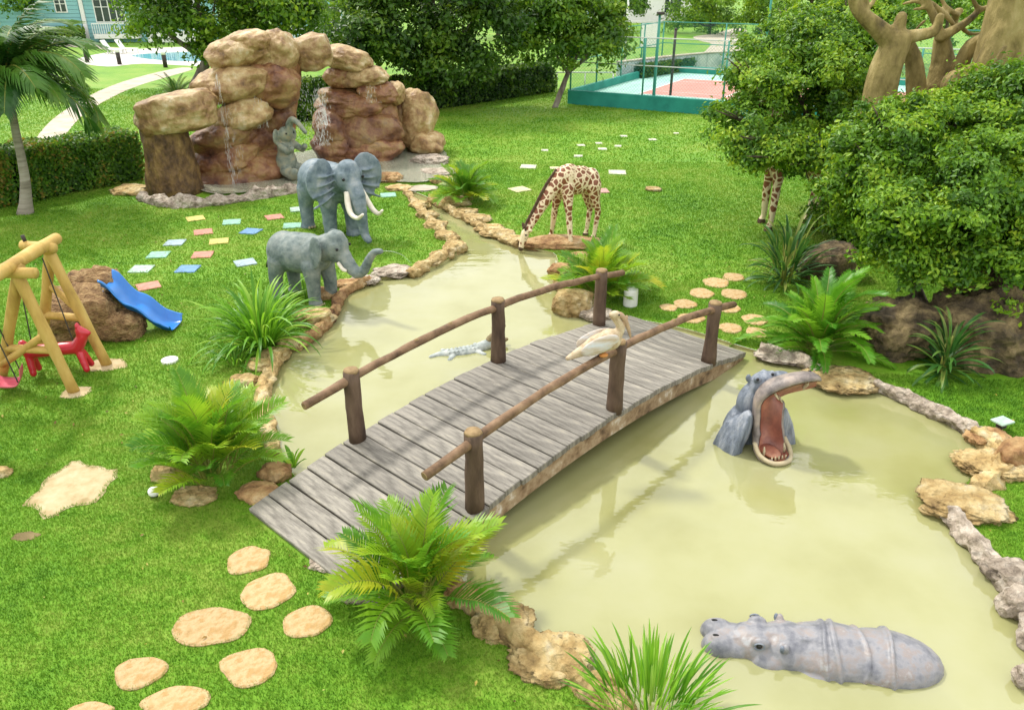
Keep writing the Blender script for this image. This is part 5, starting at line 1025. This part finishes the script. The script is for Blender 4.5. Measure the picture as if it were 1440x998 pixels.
# ------------------------------------------------------------------ houses, pool furniture, small things
def window(parent, x, y, z, w_, h, n, m=0):
    wn_ = part('window', bbox((x, y - .03, z), (w_ + .24, .1, h + .24), .02), M_WHITE, parent)
    part('pane', box((x, y - .085, z), (w_, .03, h)), M_GLASS, wn_)
    for k in range(1, n): part('muntin', box((x - w_/2 + w_ * k / n, y - .11, z), (.09, .04, h)), M_WHITE, wn_)
    part('muntin', box((x, y - .112, z + h * .18), (w_, .04, .06)), M_WHITE, wn_)
def rail(parent, x0, x1, y, z0, h):
    r_ = part('balcony_rail', box(((x0 + x1)/2, y, z0 + h), (x1 - x0, .1, .09)), M_WHITE, parent); part('bottom_rail', box(((x0 + x1)/2, y, z0 + .08), (x1 - x0, .08, .08)), M_WHITE, r_)
    n = max(3, int((x1 - x0) / .2))
    for k in range(n + 1): part('baluster', box((x0 + (x1 - x0) * k / n, y, z0 + h/2), (.05, .05, h)), M_WHITE, r_)
hb = G(126, 60); hs = thing('house', 'turquoise clapboard house with white balcony behind the pool', 'house', hb, R(6))
u = 1.0 / scale_at(hb + Vector((0, 0, 2)))
def boards(parent, x0, x1, y, z0, z1, face=-1):
    z = z0
    while z < z1: part('board', box(((x0 + x1)/2, y + face * .03, z + .17), (x1 - x0, .06, .33)), M_TEAL, parent); z += .36
part('wall', box((-5.0, 3.5, 4), (10, 7, 8)), M_TEAL, hs); boards(hs, -10, -.3, -.03, .1, 8)
part('wall', box((3.0, 3.0, 4), (5.6, 6, 8)), M_TEAL, hs); boards(hs, .2, 5.7, -.03, .1, 8)
part('corner_trim', box((0, -.06, 4), (.36, .3, 8)), M_WHITE, hs); part('corner_trim', box((5.8, -.06, 4), (.3, .3, 8)), M_WHITE, hs)
window(hs, 2.5, -.06, 2.85, 2.6, 1.9, 4); window(hs, -1.9, -.06, 3.3, .9, 1.0, 2)
part('balcony_floor', bbox((3.0, -.5, .55), (4.2, 1.0, .35), .03), M_WHITE, hs); rail(hs, .9, 5.1, -.95, .7, 1.05)
part('band', bbox((3.2, -.45, 4.65), (6, .9, .6), .03), M_WHITE, hs)
part('porch', bbox((8.4, .5, .45), (5, 3, .9), .03), M_WHITE, hs); rail(hs, 6.0, 10.8, -.95, .9, .95)
for x in (6.2, 8.4, 10.7): part('column', tube([(x, -.9, .9), (x, -.9, 4.5)], .14, 10), M_WHITE, hs, True)
part('wall', box((8.6, 3.4, 4), (5.6, 4, 8)), M_TEAL, hs); window(hs, 7.2, 1.34, 2.4, 1.2, 2.4, 2); window(hs, 9.7, 1.34, 2.4, 1.2, 2.4, 2)
part('roof', ([(-11, -1.2, 8), (12, -1.2, 8), (12, 8, 8), (-11, 8, 8), (-8, 3.4, 11), (9, 3.4, 11)], [(0, 1, 5, 4), (1, 2, 5), (2, 3, 4, 5), (3, 0, 4), (3, 2, 1, 0)]), mat('grey_roof', [(.2, .2, .2), (.3, .3, .3)], 2), hs)
def small_house(label, base, wd, h, m, rz=0.0, wins=()):
    t = thing('house', label, 'house', base, rz); part('wall', box((0, 2.5, h/2), (wd, 5, h)), m, t)
    for x, z, w_, hh, n in wins: window(t, x, -.02, z, w_, hh, n)
    for x in (-wd/2, wd/2): part('corner_trim', box((x, -.03, h/2), (.3, .2, h)), M_WHITE, t)
    rail(t, -wd/2 + .3, wd/2 - .3, -.9, .25, 1.0); part('porch', bbox((0, -.5, .1), (wd, 1.0, .25), .02), M_WHITE, t)
    for x in (-wd/2 + .2, 0, wd/2 - .2): part('column', tube([(x, -.9, .2), (x, -.9, h - .4)], .12, 8), M_WHITE, t, True)
    part('roof', ([(-wd/2 - .6, -1.2, h), (wd/2 + .6, -1.2, h), (wd/2 + .6, 5.6, h), (-wd/2 - .6, 5.6, h), (-wd/4, 2.3, h + 2), (wd/4, 2.3, h + 2)], [(0, 1, 5, 4), (1, 2, 5), (2, 3, 4, 5), (3, 0, 4), (3, 2, 1, 0)]), M_SHADE, t)
small_house('turquoise house with white porch behind the rock arch', G(455, 58) + Vector((0, 0, 0)), 9, 6.5, M_TEAL, 0, [(-2.6, 2, 1.4, 2.2, 2), (1.0, 2, 1.8, 2.2, 2), (3.2, 2, 1.0, 2.2, 1)])
small_house('distant white house beyond the court lawn', G(938, 32), 13, 8, M_WHITE, 0, [(-4, 2.6, 1.6, 3.2, 2), (.6, 2.6, 2.2, 3.6, 2), (4.4, 2.6, 1.6, 3.2, 2)])
small_house('pale turquoise house glimpsed above the small leafy tree', G(752, 30), 16, 9, M_TEAL, 0, [(-4, 4, 2, 2, 2), (2, 4, 2, 2, 2)])
def lounger(loc, rz, label, group):
    t = thing('sun_lounger', label, 'sun lounger', loc, rz, group)
    part('seat', bbox((.5, 0, .36), (1.25, .62, .07), .02), M_WHITE, t)
    k = .85; v_, f_ = box((0, 0, 0), (.85, .62, .07)); part('backrest', ([Vector(q) @ Euler((0, -1.0, 0)).to_matrix() + Vector((-.33, 0, .70)) for q in v_], f_), M_WHITE, t)
    for x in (-.05, 1.05):
        for y in (-.27, .27): part('leg', box((x, y, .16), (.07, .07, .33)), M_WHITE, t)
for px, py in ((156, 76), (176, 75)): lounger(G(px, py) + Vector((0, 0, .012)), R(-8), 'white sun lounger with raised back on the pool deck', 'loungers on the pool deck')
for px, py in ((123, 88), (168.5, 91), (233, 95)):
    t = thing('bollard_light', 'short dark bollard light at the pool deck edge', 'bollard', G(px, py), 0, 'bollards along the pool deck'); part('shaft', tube([(0, 0, 0), (0, 0, .85)], .15, 10), M_SHADE, t, True); part('cap', tube([(0, 0, .85), (0, 0, 1.05), (0, 0, 1.1)], [.16, .16, .1], 10), M_WHITE, t, True)
q = G(886, 430); t = thing('white_canister', 'white cylindrical canister on the lawn beside the palm bush', 'container', q); part('body', tube(spline([(0, 0, 0), (0, 0, .04), (0, 0, .2), (0, 0, .34), (0, 0, .38)], 2), [.12, .14, .145, .145, .145, .145, .145, .135, .11], 16), M_WHITE, t, True); part('lid', tube([(0, 0, .375), (0, 0, .40)], [.1, .08], 14), M_WHITE, t, True); EXE.append((q.x, q.y, .15, .15, 0))
q = G(218, 697); t = thing('garden_light', 'small white globe garden light beside the palm clump', 'lamp', q); part('globe', ell((0, 0, .07), (.075, .075, .065)), M_WHITE, t, True); part('base', tube([(0, 0, -.01), (0, 0, .03)], .05, 10), M_SHADE, t)
q = G(239, 508); t = thing('garden_light', 'flat white disc set in the lawn near the slide', 'lamp', q); part('disc', tube([(0, 0, 0), (0, 0, .04), (0, 0, .05)], [.14, .14, .10], 18), M_WHITE, t); EXE.append((q.x, q.y, .15, .15, 0))
q = G(1412, 612); t = thing('floodlight', 'flat square white lamp plate lying on the pond edge rocks', 'lamp', (q.x, q.y + .12, .17), .4); part('plate', bbox((0, 0, 0), (.26, .2, .03), .006), TM['m'], t); part('stand', box((0, 0, -.06), (.1, .1, .09)), M_SHADE, t)

# ------------------------------------------------------------------ grass
def inside(poly, X, Y):
    px = np.array([p[0] for p in poly]); py = np.array([p[1] for p in poly]); r = np.zeros(len(X), bool); j = len(px) - 1
    sel = (X > px.min()) & (X < px.max()) & (Y > py.min()) & (Y < py.max()); xs, ys = X[sel], Y[sel]; rr = np.zeros(len(xs), bool)
    for i in range(len(px)):
        c_ = ((py[i] > ys) != (py[j] > ys)) & (xs < (px[j] - px[i]) * (ys - py[i]) / (py[j] - py[i] + 1e-12) + px[i]); rr ^= c_; j = i
    r[sel] = rr; return r
def blades(y0, y1, dens, hgt, wd):
    xm = y1 * .72 + 3; n = int(2 * xm * (y1 - y0) * dens); X = npr.uniform(-xm, xm, n); Y = npr.uniform(y0, y1, n)
    k = np.abs(X) < Y * .70 + 2.6; X, Y = X[k], Y[k]; bad = np.zeros(len(X), bool)
    for p in EXP: bad |= inside(p, X, Y)
    for (cx, cy, rx, ry, _) in EXE: bad |= ((X - cx) / rx) ** 2 + ((Y - cy) / ry) ** 2 < 1
    X, Y = X[~bad], Y[~bad]; n = len(X); a = npr.uniform(0, 2 * np.pi, n); h = hgt * npr.uniform(.5, 1.35, n); w_ = wd * npr.uniform(.7, 1.3, n); ln = h * npr.uniform(.2, 1.0, n); b_ = npr.uniform(0, 2 * np.pi, n)
    ca, sa = np.cos(a) * w_ / 2, np.sin(a) * w_ / 2
    return np.stack([np.stack([X - ca, Y - sa, 0 * X - .004], 1), np.stack([X + ca, Y + sa, 0 * X - .004], 1), np.stack([X + np.cos(b_) * ln, Y + np.sin(b_) * ln, h], 1)], 1)
V = np.concatenate([blades(4.8, 10, 5200, .034, .010), blades(10, 16, 2400, .040, .014), blades(16, 28, 800, .045, .024), blades(28, 48, 180, .055, .045)])
n = len(V); me = bpy.data.meshes.new('grass'); me.vertices.add(3 * n); me.vertices.foreach_set('co', V.reshape(-1).astype(np.float32))
me.loops.add(3 * n); me.loops.foreach_set('vertex_index', np.arange(3 * n, dtype=np.int32)); me.polygons.add(n); me.polygons.foreach_set('loop_start', np.arange(n, dtype=np.int32) * 3)
a = me.attributes.new('v', 'FLOAT', 'POINT'); a.data.foreach_set('value', np.repeat(npr.uniform(0, 1, n), 3).astype(np.float32))
me.materials.append(M_BLADE); me.update(calc_edges=True)
go = link('grass', me); go['kind'] = 'stuff'; go['label'] = 'short mown bright green grass of the lawn'; go['category'] = 'grass'

# fallen leaves scattered over the lawn
n = 900; X = npr.uniform(-12, 9, n); Y = npr.uniform(5, 22, n); bad = np.zeros(n, bool)
for p in EXP: bad |= inside(p, X, Y)
X, Y = X[~bad], Y[~bad]; n = len(X)
me = leaf_mesh('fallen_leaves', np.stack([X, Y, npr.uniform(.02, .04, n)], 1), np.array([0, 0, 1.]) + npr.normal(size=(n, 3)) * .35, npr.uniform(.025, .07, n), npr.uniform(0, 1, n), leafmat('leaf_dry', [(.08, .045, .015), (.22, .12, .03), (.42, .33, .06), (.45, .42, .12)], .2))
fo = link('fallen_leaves', me); fo['kind'] = 'stuff'; fo['label'] = 'small dry yellow leaves scattered over the lawn'; fo['category'] = 'leaves'
